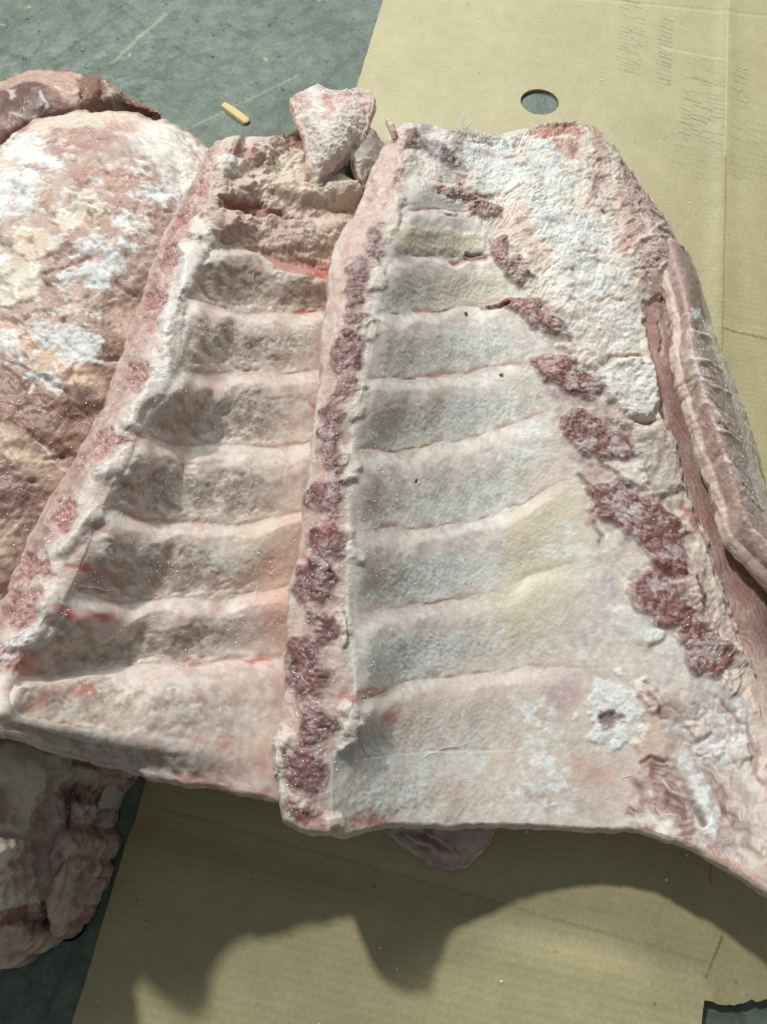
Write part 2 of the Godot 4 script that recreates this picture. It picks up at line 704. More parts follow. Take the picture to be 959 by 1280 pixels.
func _ready() -> void:
	var cam := Camera3D.new()
	cam.name = "camera"
	cam.position = Vector3(0, 0.72, 0)
	cam.rotation_degrees = Vector3(-66.2, 0, 0)
	cam.fov = 67.34
	cam.near = 0.02
	cam.far = 60.0
	add_child(cam)
	cam.current = true
	var env := Environment.new()
	env.background_mode = Environment.BG_COLOR
	env.background_color = Color(0.80, 0.835, 0.845)
	env.background_energy_multiplier = 0.25
	env.tonemap_mode = Environment.TONE_MAPPER_LINEAR
	env.tonemap_exposure = 1.0
	env.sdfgi_enabled = true
	env.ssao_enabled = true
	env.ssil_enabled = true
	var we := WorldEnvironment.new()
	we.name = "environment"
	we.environment = env
	add_child(we)

	noise.noise_type = FastNoiseLite.TYPE_SIMPLEX_SMOOTH
	noise.frequency = 1.0
	noise.fractal_type = FastNoiseLite.FRACTAL_NONE
	noise.seed = 11
	rich.noise_type = FastNoiseLite.TYPE_SIMPLEX_SMOOTH
	rich.frequency = 1.0
	rich.fractal_type = FastNoiseLite.FRACTAL_FBM
	rich.fractal_octaves = 4
	rich.fractal_gain = 0.58
	rich.seed = 12
	ridge.noise_type = FastNoiseLite.TYPE_SIMPLEX_SMOOTH
	ridge.frequency = 1.0
	ridge.fractal_type = FastNoiseLite.FRACTAL_RIDGED
	ridge.fractal_octaves = 2
	ridge.seed = 13
	rng.seed = 4021
	flesh_material = meat_skin(0.46, 0.5, 0.10, 0.2)
	fat_material = meat_skin(0.44, 0.5, 0.18, 0.12)
	frost_material = meat_skin(0.72, 0.4, 0.15, 0.2)
	crystal_material = StandardMaterial3D.new()
	crystal_material.albedo_color = Color(0.97, 0.98, 0.97)
	crystal_material.roughness = 0.35
	strand_material = StandardMaterial3D.new()
	strand_material.albedo_color = Color(0.95, 0.93, 0.90)
	strand_material.roughness = 0.5
	strand_material.backlight_enabled = true
	strand_material.backlight = Color(0.7, 0.7, 0.7)
	crystal_mesh = make_crystal()

	lamp()
	unseen_soft_panel()
	floor_slab()
	cardboard()
	shoulder()
	shank()
	lower_trimming()
	tip_trimming()
	left_rack()
	right_rack()
	bits()


func unseen_soft_panel() -> void:
	# unseen wide light, out of view beyond the pile, placed to soften its shading
	var at := Vector3(0.15, 2.3, -2.95)
	var o := thing("unseen_soft_light", "unseen wide soft light above and beyond the meat", "ceiling light", at)
	o.look_at_from_position(at, Vector3(0.05, 0.1, -0.5), Vector3.UP)
	var house := StandardMaterial3D.new()
	house.albedo_color = Color(0.7, 0.7, 0.7)
	var glow := StandardMaterial3D.new()
	glow.albedo_color = Color(0.9, 0.9, 0.9)
	glow.emission_enabled = true
	glow.emission = Color(0.95, 1.0, 0.99)
	glow.emission_energy_multiplier = 1.0
	var b := BoxMesh.new()
	b.size = Vector3(2.1, 1.0, 0.08)
	mesh_node("housing", b, house, o).position = Vector3(0, 0, 0.06)
	var g := BoxMesh.new()
	g.size = Vector3(2.0, 0.9, 0.01)
	mesh_node("diffuser", g, glow, o).position = Vector3(0, 0, 0.01)
	var l := AreaLight3D.new()
	l.name = "unseen_soft_glow"
	l.area_size = Vector2(2.0, 0.9)
	l.light_color = Color(0.97, 1.0, 0.99)
	l.light_energy = 6.0
	l.area_range = 30.0
	l.area_attenuation = 2.0
	l.shadow_enabled = true
	l.position = Vector3(0, 0, -0.002)
	o.add_child(l)


func make_crystal() -> ArrayMesh:
	var st := SurfaceTool.new()
	st.begin(Mesh.PRIMITIVE_TRIANGLES)
	st.set_smooth_group(-1)
	var top := Vector3(0.1, 1, 0)
	var low := Vector3(0, -0.8, 0.1)
	for k in 5:
		var a := Vector3(cos(TAU * k / 5.0), 0.25 * (k % 2), sin(TAU * k / 5.0))
		var b := Vector3(cos(TAU * (k + 1) / 5.0), 0.25 * ((k + 1) % 5 % 2), sin(TAU * (k + 1) / 5.0))
		for w in [top, a, b, low, b, a]:
			st.add_vertex(w)
	st.generate_normals()
	return st.commit()


func lamp() -> void:
	# unseen hard lamp, out of view behind left, placed to cast the pile's shadow
	var at := Vector3(-1.220, 2.557, -1.944)
	var o := thing("unseen_lamp", "unseen square lamp with a dark housing above and behind the meat", "lamp", at)
	o.look_at_from_position(at, Vector3(0.0, 0.05, -0.35), Vector3.UP)
	var house := StandardMaterial3D.new()
	house.albedo_color = Color(0.12, 0.12, 0.13)
	house.roughness = 0.5
	var glow := StandardMaterial3D.new()
	glow.albedo_color = Color(0.9, 0.9, 0.9)
	glow.emission_enabled = true
	glow.emission = Color(1.0, 0.98, 0.9)
	glow.emission_energy_multiplier = 2.0
	var b := BoxMesh.new()
	b.size = Vector3(0.26, 0.26, 0.07)
	var hn := mesh_node("housing", b, house, o)
	hn.position = Vector3(0, 0, 0.05)
	var g := BoxMesh.new()
	g.size = Vector3(0.14, 0.14, 0.006)
	var gn := mesh_node("glowing_face", g, glow, o)
	gn.position = Vector3(0, 0, 0.008)
	var l := AreaLight3D.new()
	l.name = "unseen_lamp_beam"
	l.area_size = Vector2(0.14, 0.14)
	l.light_color = Color(1.0, 0.99, 0.965)
	l.light_energy = 7.3
	l.area_range = 30.0
	l.area_attenuation = 2.0
	l.shadow_enabled = true
	l.position = Vector3(0, 0, -0.002)
	o.add_child(l)


# pictures of flat colour for the floor and the card are filled from noise and then drawn on

func noise_bytes(w: int, h: int, freq: float, seed_: int, octaves := 4) -> PackedByteArray:
	var f := FastNoiseLite.new()
	f.noise_type = FastNoiseLite.TYPE_SIMPLEX_SMOOTH
	f.frequency = freq
	f.fractal_octaves = octaves
	f.seed = seed_
	return f.get_image(w, h, false, false, false).get_data()


func stroke(data: PackedByteArray, w: int, h: int, a: Vector2, b: Vector2, width: float, col: Color, k: float) -> PackedByteArray:
	var lo := a.min(b) - Vector2(width, width) * 2.0
	var hi := a.max(b) + Vector2(width, width) * 2.0
	var d := b - a
	var l2 := maxf(d.length_squared(), 1e-6)
	for y in range(maxi(0, int(lo.y)), mini(h, int(hi.y) + 1)):
		for x in range(maxi(0, int(lo.x)), mini(w, int(hi.x) + 1)):
			var r := Vector2(x, y) - a
			var f := clampf(r.dot(d) / l2, 0.0, 1.0)
			var dist := (r - d * f).length()
			var m := k * (1.0 - smoothstep(width * 0.4, width, dist + width * 0.6 * noise.get_noise_2d(x * 0.23, y * 0.23)))
			if m <= 0.0:
				continue
			var q := (y * w + x) * 3
			data[q] = int(lerpf(data[q], col.r8, m))
			data[q + 1] = int(lerpf(data[q + 1], col.g8, m))
			data[q + 2] = int(lerpf(data[q + 2], col.b8, m))
	return data


func floor_slab() -> void:
	var w := 1100
	var h := 1000
	var x0 := -0.80      # 1.6 mm a pixel, from this corner
	var z0 := -1.35
	var a := noise_bytes(w, h, 0.006, 21, 5)
	var b := noise_bytes(w, h, 0.05, 22, 4)
	var c := noise_bytes(w, h, 0.25, 23, 2)
	var d := PackedByteArray()
	d.resize(w * h * 3)
	for k in w * h:
		var t := (a[k] - 128) * 0.13 + (b[k] - 128) * 0.15 + (c[k] - 128) * 0.12
		d[k * 3] = clampi(int(103 + t), 0, 255)
		d[k * 3 + 1] = clampi(int(115 + t), 0, 255)
		d[k * 3 + 2] = clampi(int(105 + t * 0.95), 0, 255)
	var dark := Color8(78, 88, 80)
	var light := Color8(170, 180, 160)
	var scratches := [
		[pl([-0.4629, -0.9954, -0.4211, -1.045, -0.3763, -1.1037]), 3.0, dark, 0.55], [pl([-0.3949, -1.1214, -0.3402, -1.0723, -0.2873, -1.0249, -0.2391, -0.9856]), 2.2, dark, 0.5], [pl([-0.3746, -0.9954, -0.343, -1.0501, -0.3134, -1.0966]), 2.6, light, 0.5],
		[pl([-0.2649, -0.9475, -0.2001, -1.0216, -0.1032, -1.1143]), 1.6, dark, 0.35], [pl([-0.2292, -1.0757, -0.2076, -1.062, -0.1838, -1.045]), 4.0, dark, 0.55], [pl([-0.5344, -1.0216, -0.5146, -1.0117, -0.491, -0.9921]), 5.0, dark, 0.5],
		[pl([-0.1643, -0.984, -0.1116, -1.0383, -0.0679, -1.0844]), 1.6, dark, 0.3], [pl([-0.0706, -0.9728, -0.0438, -1.0084, -0.0274, -1.0283]), 2.5, dark, 0.4], [pl([-0.3428, -1.0931, -0.382, -1.1285]), 2.0, dark, 0.4], [pl([-0.5401, -1.0501, -0.503, -1.0931, -0.4748, -1.1285]), 2.0, dark, 0.35],
		[pl([-0.2907, 0.0924, -0.2753, 0.0697, -0.2518, 0.0523]), 3.0, dark, 0.4], [pl([-0.2723, 0.1225, -0.2403, 0.0405]), 2.5, dark, 0.5], [pl([-0.1181, -1.0586, -0.0995, -1.0757]), 4.0, dark, 0.5],
		[pl([0.2607, 0.1198, 0.2877, 0.1117]), 3.0, dark, 0.4], [pl([0.2695, 0.1062, 0.2835, 0.1171]), 2.0, dark, 0.4]]
	for q in scratches:
		for k in q[0].size() - 1:
			d = stroke(d, w, h, (q[0][k] - Vector2(x0, z0)) / 0.0016, (q[0][k + 1] - Vector2(x0, z0)) / 0.0016, q[1], q[2], q[3])
	for k in 45:
		var at := Vector2(rng.randf() * w, rng.randf() * h)
		d = stroke(d, w, h, at, at + Vector2.from_angle(rng.randf_range(0.3, 1.0) * (1.0 if k % 2 else -1.0)) * rng.randf_range(15, 120), rng.randf_range(0.8, 1.8), dark if k % 3 else light, rng.randf_range(0.15, 0.45))
	for k in 1500:
		var at := Vector2(rng.randf() * w, rng.randf() * h)
		var dim := rng.randf() < 0.7
		d = stroke(d, w, h, at, at + Vector2(rng.randf_range(-2, 2), rng.randf_range(-2, 2)), rng.randf_range(0.8, 2.6), dark if dim else light, rng.randf_range(0.25, 0.8))
	var m := StandardMaterial3D.new()
	m.albedo_texture = ImageTexture.create_from_image(Image.create_from_data(w, h, false, Image.FORMAT_RGB8, d))
	m.roughness_texture = noise_texture(0.01, Color(0.38, 0.38, 0.38), Color(0.72, 0.72, 0.72), 4, 12)
	m.roughness = 1.0
	m.metallic_specular = 0.45
	m.normal_enabled = true
	m.normal_texture = noise_texture(0.05, Color.BLACK, Color.WHITE, 4, 13, 512, true)
	m.normal_scale = 0.25
	var st := SurfaceTool.new()
	st.begin(Mesh.PRIMITIVE_TRIANGLES)
	var far := 12.0
	var quad := [Vector2(-far, -far), Vector2(far, -far), Vector2(far, far), Vector2(-far, -far), Vector2(far, far), Vector2(-far, far)]
	for q in quad:
		st.set_normal(Vector3.UP)
		st.set_tangent(Plane(1, 0, 0, 1))
		st.set_uv(Vector2((q.x - x0) / (w * 0.0016), (q.y - z0) / (h * 0.0016)))
		st.add_vertex(Vector3(q.x, 0, q.y))
	var o := mesh_node("floor", st.commit(), m)
	o.set_meta("kind", "structure")


func cardboard() -> void:
	# x runs across the sheet from its long left edge, -z along that edge, away from the viewer
	var root := thing("cardboard_sheet", "large flattened kraft cardboard sheet under the meat with a round hole", "cardboard", Vector3(-0.24526, 0, 0.12518))
	root.rotation.y = -0.19364
	var w := 720
	var h := 1560
	var near := 0.12       # the picture reaches this far in front of the origin, 1 mm a pixel
	var a := noise_bytes(w, h, 0.006, 31, 4)
	var b := noise_bytes(w, h, 0.22, 32, 3)
	var c := noise_bytes(w, h, 0.035, 33, 3)
	var d := PackedByteArray()
	d.resize(w * h * 3)
	var relief := PackedByteArray()
	relief.resize(w * h)
	for y in h:
		var flute := 1.6 * sin(y * TAU / 7.5)
		for x in w:
			var k := y * w + x
			var t := (a[k] - 128) * 0.06 + (b[k] - 128) * 0.07 + (c[k] - 128) * 0.045 + flute * 0.6
			d[k * 3] = clampi(int(179 + t), 0, 255)
			d[k * 3 + 1] = clampi(int(169 + t), 0, 255)
			d[k * 3 + 2] = clampi(int(130 + t * 0.9), 0, 255)
			relief[k] = clampi(int(128 + flute * 5.0 + (c[k] - 128) * 0.22 + (b[k] - 128) * 0.16 + (a[k] - 128) * 0.3), 0, 255)
	var ink := Color8(105, 106, 80)
	var worn := Color8(214, 207, 164)
	var brown := Color8(120, 100, 62)
	# ghost of a print that came off another sheet: blocks of short strokes, no letter left whole
	for block in [[0.338, 0.372, 1.19, 1.31, 15, 0.5], [0.393, 0.413, 1.165, 1.315, 17, 0.7], [0.428, 0.486, 1.075, 1.20, 14, 0.55], [0.434, 0.480, 1.20, 1.24, 4, 0.3], [0.495, 0.518, 1.15, 1.235, 9, 0.5], [0.493, 0.56, 1.02, 1.13, 10, 0.28], [0.42, 0.486, 1.01, 1.07, 6, 0.2], [0.335, 0.365, 1.32, 1.345, 3, 0.6]]:
		for k in block[4]:
			var z: float = lerpf(block[2], block[3], (k + rng.randf() * 0.3) / block[4])
			var x: float = block[0] + rng.randf() * 0.006
			while x < block[1]:
				var e: float = minf(block[1], x + rng.randf_range(0.008, 0.03))
				if rng.randf() < 0.8:
					d = stroke(d, w, h, Vector2(x, h * 0.001 - near - z) * 1000.0, Vector2(e, h * 0.001 - near - z + 0.0035 + (e - x) * 0.1) * 1000.0, rng.randf_range(1.0, 1.9), ink, block[5] * rng.randf_range(0.4, 1.0))
				x = e + rng.randf_range(0.0, 0.004)
	for q in [[0.487, 1.05, 0.4865, 1.42, 1.6, 0.5, worn], [0.489, 0.2, 0.489, 1.05, 1.5, 0.4, brown], [0.25, 1.326, 0.70, 1.345, 1.8, 0.4, worn], [0.25, 1.332, 0.66, 1.35, 1.3, 0.3, brown], [0.49, 0.777, 0.60, 0.768, 2.0, 0.6, brown], [0.40, 1.245, 0.487, 1.235, 2.2, 0.5, worn],
			[0.02, 0.166, 0.25, 0.154, 2.5, 0.16, brown], [0.25, 0.154, 0.487, 0.14, 2.0, 0.2, brown], [0.0, 0.205, 0.14, 0.199, 2.5, 0.22, brown], [0.14, 0.199, 0.30, 0.185, 2.0, 0.18, brown], [0.487, 0.13, 0.50, 0.16, 1.4, 0.6, brown]]:
		d = stroke(d, w, h, Vector2(q[0], h * 0.001 - near - q[1]) * 1000.0, Vector2(q[2], h * 0.001 - near - q[3]) * 1000.0, q[4], q[6], q[5])
	var darker_card := Color8(150, 143, 104)  # slightly darker bands along the folds; water and grease blotches too
	for q in [[0.20, 0.150, 0.487, 0.137, 9.0, 0.22], [0.02, 0.185, 0.30, 0.170, 7.0, 0.16], [0.30, 0.108, 0.487, 0.100, 4.0, 0.10], [0.455, 0.18, 0.47, 0.30, 9.0, 0.14], [0.49, 0.45, 0.60, 0.62, 30.0, 0.14], [0.10, 0.02, 0.30, 0.06, 12.0, 0.12], [0.49, 0.80, 0.62, 0.78, 5.0, 0.2], [0.30, 1.28, 0.34, 1.12, 10.0, 0.10]]:
		d = stroke(d, w, h, Vector2(q[0], h * 0.001 - near - q[1]) * 1000.0, Vector2(q[2], h * 0.001 - near - q[3]) * 1000.0, q[4], darker_card, q[5])
	for k in 60:
		var at := Vector2(rng.randf() * w, rng.randf() * h)
		d = stroke(d, w, h, at, at + Vector2(rng.randf_range(-12, 12), rng.randf_range(-12, 12)), rng.randf_range(3.0, 11.0), darker_card if k % 3 else worn, rng.randf_range(0.06, 0.2))
	for k in 170:
		var at := Vector2(rng.randf() * w, rng.randf() * h)
		d = stroke(d, w, h, at, at + Vector2(rng.randf_range(-2, 2), rng.randf_range(-1, 1)), rng.randf_range(0.7, 1.7), brown if rng.randf() < 0.75 else worn, rng.randf_range(0.2, 0.8))
	var m := StandardMaterial3D.new()
	m.albedo_texture = ImageTexture.create_from_image(Image.create_from_data(w, h, false, Image.FORMAT_RGB8, d))
	m.roughness = 0.5
	m.metallic_specular = 0.5
	m.heightmap_enabled = true
	m.heightmap_texture = ImageTexture.create_from_image(Image.create_from_data(w, h, false, Image.FORMAT_L8, relief))
	m.heightmap_scale = 0.17
	# outline: straight left edge, near edge out of the frame, a torn edge beyond the long crease
	var edge := PackedVector2Array()
	var k0 := 0.0
	for k in 170:
		edge.append(Vector2(0.0006 * noise.get_noise_1d(k * 0.9), 1.5 - k * 0.0095))
	for k in 96:
		edge.append(Vector2(0.002 + k * 0.00505, -0.115))
	for k in 24:
		edge.append(Vector2(0.485 + 0.0008 * noise.get_noise_1d(k * 0.7), -0.115 + k * 0.0095))
	for k in 150:
		var t := k / 149.0
		edge.append(Vector2(0.486 + t * 0.5, 0.113 + 0.018 * smoothstep(0.0, 0.22, t) + 0.006 * rich.get_noise_1d(k * 0.06) + 0.002 * maxf(0.0, noise.get_noise_1d(k * 0.45))))
	for k in 60:
		edge.append(Vector2(0.986, 0.14 + k * 0.023))
	var hole := ellipse(0.245, 1.105, 0.0255, 0.0245, 0.0, 40)
	var pts := edge.duplicate()
	pts.append_array(hole)
	var cell := 0.011
	for y in 148:
		for x in 90:
			var q := Vector2(0.006 + x * cell + (y % 2) * 0.005, -0.105 + y * cell)
			if Geometry2D.is_point_in_polygon(q, edge) and q.distance_to(Vector2(0.245, 1.105)) > 0.031:
				var ok := true
				if q.x > 0.47 and q.y < 0.17:
					for e in edge:
						if e.distance_to(q) < 0.004:
							ok = false
							break
				if ok:
					pts.append(q)
	var tri := Geometry2D.triangulate_delaunay(pts)
	var top := PackedVector3Array()
	for q in pts:
		var lift := 0.0045 + 0.0006 * noise.get_noise_2d(q.x * 9.0, q.y * 9.0)
		lift += 0.0028 * exp(-pow((q.x - 0.487) / 0.009, 2.0)) + 0.0012 * exp(-pow((q.y - 1.33 - q.x * 0.04) / 0.01, 2.0)) - 0.003 * exp(-pow((q.y - 0.155 + q.x * 0.03) / 0.012, 2.0)) + 0.0022 * exp(-pow((q.y - 0.128 + q.x * 0.03) / 0.012, 2.0)) + 0.0032 * exp(-pow((q.y - 0.2 + q.x * 0.05) / 0.012, 2.0)) * smoothstep(0.5, 0.1, q.x)
		if q.x > 0.49:
			lift += 0.003 * exp(-pow((q.y - 0.135) / 0.02, 2.0)) * (1.0 + noise.get_noise_2d(q.x * 40.0, 0.0))
		top.append(Vector3(q.x, lift, -q.y))
	var st := SurfaceTool.new()
	st.begin(Mesh.PRIMITIVE_TRIANGLES)
	st.set_smooth_group(0)
	for k in range(0, tri.size(), 3):
		var mid := (pts[tri[k]] + pts[tri[k + 1]] + pts[tri[k + 2]]) / 3.0
		if not Geometry2D.is_point_in_polygon(mid, edge) or Geometry2D.is_point_in_polygon(mid, hole):
			continue
		var order := [tri[k], tri[k + 1], tri[k + 2]]
		var n := (top[order[2]] - top[order[0]]).cross(top[order[1]] - top[order[0]])
		if n.y < 0.0:
			order = [tri[k], tri[k + 2], tri[k + 1]]
		for q in order:
			st.set_uv(Vector2(pts[q].x / (w * 0.001), (h * 0.001 - near - pts[q].y) / (h * 0.001)))
			st.add_vertex(top[q])
	st.generate_normals()
	mesh_node("liner", st.commit(), m, root)
	var raw := StandardMaterial3D.new()
	raw.albedo_color = Color(0.62, 0.56, 0.40)
	raw.roughness = 0.9
	var es := SurfaceTool.new()
	es.begin(Mesh.PRIMITIVE_TRIANGLES)
	for part in [[0, edge.size()], [edge.size(), hole.size()]]:
		for k in part[1]:
			var p0: Vector3 = top[part[0] + k]
			var p1: Vector3 = top[part[0] + (k + 1) % part[1]]
			var q0 := Vector3(p0.x, 0.0006, p0.z)
			var q1 := Vector3(p1.x, 0.0006, p1.z)
			for v in [p0, p1, q1, p0, q1, q0]:
				es.add_vertex(v)
	es.generate_normals()
	mesh_node("fluted_edge", es.commit(), raw, root)


func shoulder() -> void:
	var net := [
		[Vector3(-0.5166, 0.078, -0.7045), Vector3(-0.4298, 0.0975, -0.7233), Vector3(-0.3736, 0.1105, -0.749), Vector3(-0.3148, 0.1105, -0.763), Vector3(-0.2525, 0.104, -0.7545), Vector3(-0.1967, 0.091, -0.7271), Vector3(-0.1555, 0.065, -0.7001)],
		[Vector3(-0.4629, 0.13, -0.5978), Vector3(-0.3876, 0.143, -0.6167), Vector3(-0.336, 0.1495, -0.637), Vector3(-0.2809, 0.1495, -0.6482), Vector3(-0.2276, 0.1365, -0.6516), Vector3(-0.1902, 0.117, -0.6502), Vector3(-0.1491, 0.078, -0.6388)],
		[Vector3(-0.4236, 0.156, -0.4927), Vector3(-0.3522, 0.169, -0.4999), Vector3(-0.3018, 0.1716, -0.5117), Vector3(-0.2533, 0.1664, -0.5214), Vector3(-0.2149, 0.1495, -0.5373), Vector3(-0.1855, 0.117, -0.5574), Vector3(-0.152, 0.078, -0.5608)],
		[Vector3(-0.391, 0.169, -0.3856), Vector3(-0.3246, 0.1794, -0.3864), Vector3(-0.2847, 0.1794, -0.3905), Vector3(-0.2493, 0.169, -0.4022), Vector3(-0.2222, 0.1495, -0.4164), Vector3(-0.1959, 0.117, -0.431), Vector3(-0.1516, 0.078, -0.4493)],
		[Vector3(-0.3661, 0.1755, -0.2964), Vector3(-0.3173, 0.182, -0.2928), Vector3(-0.2869, 0.1794, -0.2942), Vector3(-0.2605, 0.169, -0.3036), Vector3(-0.236, 0.1495, -0.3143), Vector3(-0.2061, 0.117, -0.3282), Vector3(-0.158, 0.078, -0.3409)],
		[Vector3(-0.3463, 0.1755, -0.2136), Vector3(-0.3136, 0.1794, -0.212), Vector3(-0.2946, 0.1755, -0.2136), Vector3(-0.2779, 0.1664, -0.2171), Vector3(-0.2574, 0.143, -0.2263), Vector3(-0.2209, 0.117, -0.2293), Vector3(-0.1709, 0.078, -0.2442)],
		[Vector3(-0.3634, 0.143, -0.1352), Vector3(-0.3293, 0.1495, -0.1337), Vector3(-0.3113, 0.1495, -0.1337), Vector3(-0.2906, 0.143, -0.1352), Vector3(-0.26, 0.13, -0.1383), Vector3(-0.2302, 0.1105, -0.1429), Vector3(-0.175, 0.078, -0.1505)],
	]
	var root := thing("pork_shoulder", "big frosted boneless pork shoulder lying left of the left rib rack", "pork shoulder")
	var s := sheet(net, 0.0016)
	ground_coat(s, Color(0.50, 0.355, 0.30), Color(0.40, 0.26, 0.215), 26.0, 1.5)
	patch(s, pl([-0.4778, -0.7122, -0.3136, -0.758, -0.1967, -0.7268, -0.1892, -0.6066, -0.218, -0.5061, -0.259, -0.4746, -0.3939, -0.4775]), Color(0.60, 0.50, 0.44), 0.6, 0.01, {"grain": 0.8, "gf": 90.0, "clump": 0.5, "warp": 0.01, "lift": 0.001})
	for k in s.p.size():
		var w := s.p[k]
		s.h[k] += 0.010 * rich.get_noise_2d(w.x * 7.0, w.z * 7.0) + 0.0035 * rich.get_noise_2d(w.x * 24.0, w.z * 24.0 + 8.0) - 0.003 * smoothstep(0.80, 1.0, ridge.get_noise_2d(w.x * 7.0 + 2.0, w.z * 11.0))
	var fat := s.part("fat_cap", fat_material)
	var lean := s.part("lean_muscle", flesh_material)
	# pale fat over the far shoulder, with lean showing through in long slices
	patch(s, pl([-0.4224, -0.6135, -0.417, -0.6917, -0.3744, -0.7469, -0.3149, -0.7625, -0.2489, -0.7524, -0.1967, -0.7268, -0.1842, -0.643, -0.196, -0.6047, -0.2186, -0.6424, -0.2605, -0.6818, -0.3076, -0.7027, -0.3547, -0.6828, -0.3759, -0.6349]), PALE, 0.85, 0.006, {"other": Color(0.72, 0.62, 0.50), "fibre": 0.12, "turn": 0.5, "part": fat})
	patch(s, pl([-0.3082, -0.7399, -0.2779, -0.7393, -0.2662, -0.7237, -0.2832, -0.709, -0.3005, -0.7162]), PINK, 0.7, 0.004)
	patch(s, pl([-0.2355, -0.7321, -0.2117, -0.7135, -0.1902, -0.6883, -0.1962, -0.6652, -0.2192, -0.6896]), PINK, 0.6, 0.004)
	patch(s, pl([-0.3731, -0.7058, -0.3363, -0.7151, -0.2914, -0.7092, -0.2746, -0.6728, -0.2926, -0.6467, -0.3399, -0.6641]), MAUVE, 0.85, 0.004, {"other": PINK, "fibre": 0.15, "turn": 0.2, "part": lean, "grain": 0.25})
	patch(s, pl([-0.3154, -0.6237, -0.2887, -0.6299, -0.2601, -0.6243, -0.2292, -0.6178, -0.2182, -0.6126, -0.2295, -0.5963, -0.2587, -0.5937, -0.2889, -0.5923, -0.3063, -0.6065]), Color(0.47, 0.28, 0.22), 0.9, 0.003, {"fibre": 0.16, "turn": 0.3, "lift": 0.001, "part": lean})
	patch(s, pl([-0.2714, -0.5827, -0.2474, -0.5913, -0.2217, -0.5873, -0.2102, -0.5823, -0.2147, -0.5639, -0.2304, -0.5546, -0.2526, -0.5591, -0.2672, -0.5653]), Color(0.45, 0.27, 0.22), 0.9, 0.003, {"fibre": 0.14, "turn": 0.5, "part": lean})
	patch(s, pl([-0.2842, -0.5526, -0.2738, -0.5622, -0.2595, -0.5548, -0.2482, -0.5321, -0.2513, -0.5108, -0.266, -0.5113, -0.2774, -0.5273]), Color(0.43, 0.28, 0.22), 0.9, 0.003, {"fibre": 0.12, "turn": 0.9, "part": lean})
	patch(s, pl([-0.3001, -0.525, -0.2843, -0.532, -0.2755, -0.5165, -0.2822, -0.5062, -0.2953, -0.5098]), Color(0.42, 0.26, 0.2), 0.9, 0.003, {"part": lean})
	patch(s, pl([-0.2433, -0.543, -0.2271, -0.5579, -0.2166, -0.5536, -0.2232, -0.5331, -0.2346, -0.5214]), Color(0.42, 0.26, 0.2), 0.8, 0.004, {"fibre": 0.12, "turn": 0.6})
	patch(s, pl([-0.314, -0.4927, -0.2843, -0.4967, -0.2652, -0.5094, -0.2611, -0.4982, -0.2812, -0.4788, -0.3045, -0.474]), Color(0.44, 0.28, 0.22), 0.85, 0.004, {"fibre": 0.1, "part": lean})
	patch(s, pl([-0.3445, -0.61, -0.3348, -0.6083, -0.3243, -0.5818, -0.3152, -0.5572, -0.3272, -0.5617, -0.3377, -0.5816]), Color(0.50, 0.29, 0.18), 0.85, 0.003)
	# lower half: brown lean in bands with orange fat between
	patch(s, pl([-0.3605, -0.4748, -0.3015, -0.4747, -0.2653, -0.4704, -0.2388, -0.4642, -0.22, -0.4575, -0.2331, -0.4103, -0.25, -0.4097, -0.2906, -0.4226, -0.3349, -0.4335]), ORANGE, 0.7, 0.008, {"other": BROWN, "of": 55.0, "fibre": 0.2, "turn": 0.6, "warp": 0.008, "wf": 70.0, "rough": 0.0012})
	patch(s, pl([-0.3523, -0.3799, -0.3147, -0.3722, -0.2792, -0.3618, -0.255, -0.3503, -0.2372, -0.339, -0.2418, -0.307, -0.2546, -0.2865, -0.2694, -0.2896, -0.2945, -0.3057, -0.3397, -0.3312]), Color(0.28, 0.165, 0.125), 0.9, 0.006, {"other": Color(0.36, 0.21, 0.16), "fibre": 0.28, "turn": 0.42, "part": s.part("lean_muscle", flesh_material), "rough": 0.0008})
	patch(s, pl([-0.3397, -0.3312, -0.2945, -0.3057, -0.2694, -0.2878, -0.2515, -0.2841, -0.2579, -0.2649, -0.2688, -0.2616, -0.2898, -0.2756, -0.3329, -0.3015]), ORANGE, 0.8, 0.006, {"other": Color(0.62, 0.46, 0.33), "fibre": 0.15, "turn": 0.6, "warp": 0.006, "rough": 0.0015, "part": s.part("fat_seam", fat_material)})
	patch(s, pl([-0.3387, -0.2987, -0.303, -0.2865, -0.2796, -0.2666, -0.2646, -0.2614, -0.268, -0.2384, -0.2831, -0.2268, -0.3242, -0.2365]), Color(0.26, 0.15, 0.13), 0.9, 0.006, {"other": Color(0.34, 0.2, 0.17), "fibre": 0.26, "turn": 0.35, "part": s.part("lean_muscle", flesh_material)})
	patch(s, pl([-0.3303, -0.2354, -0.2884, -0.2312, -0.2719, -0.2309, -0.2822, -0.2102, -0.2962, -0.1854, -0.3305, -0.1843]), ORANGE, 0.7, 0.006, {"other": Color(0.60, 0.46, 0.35), "rough": 0.0012})
	patch(s, pl([-0.3596, -0.4417, -0.3254, -0.4194, -0.286, -0.3958, -0.2549, -0.3777, -0.2396, -0.3641, -0.2441, -0.3552, -0.2671, -0.3587, -0.2951, -0.3782, -0.3538, -0.4145]), Color(0.66, 0.44, 0.31), 0.85, 0.004, {"fibre": 0.15, "turn": 0.55, "warp": 0.006, "rough": 0.001, "part": s.part("fat_seam", fat_material)})
	patch(s, pl([-0.259, -0.4225, -0.2403, -0.4299, -0.2316, -0.4112, -0.2313, -0.3965, -0.2437, -0.3972, -0.2547, -0.406]), Color(0.27, 0.165, 0.12), 0.8, 0.006, {"fibre": 0.22, "turn": 0.4})
	# butter coloured flakes and the white frost lying in sheets
	var flake := {"lift": 0.0018, "rough": 0.0016, "rf": 90.0, "other": Color(0.72, 0.66, 0.58), "of": 110.0, "part": -1, "warp": 0.005, "wf": 150.0, "vary": 0.2}
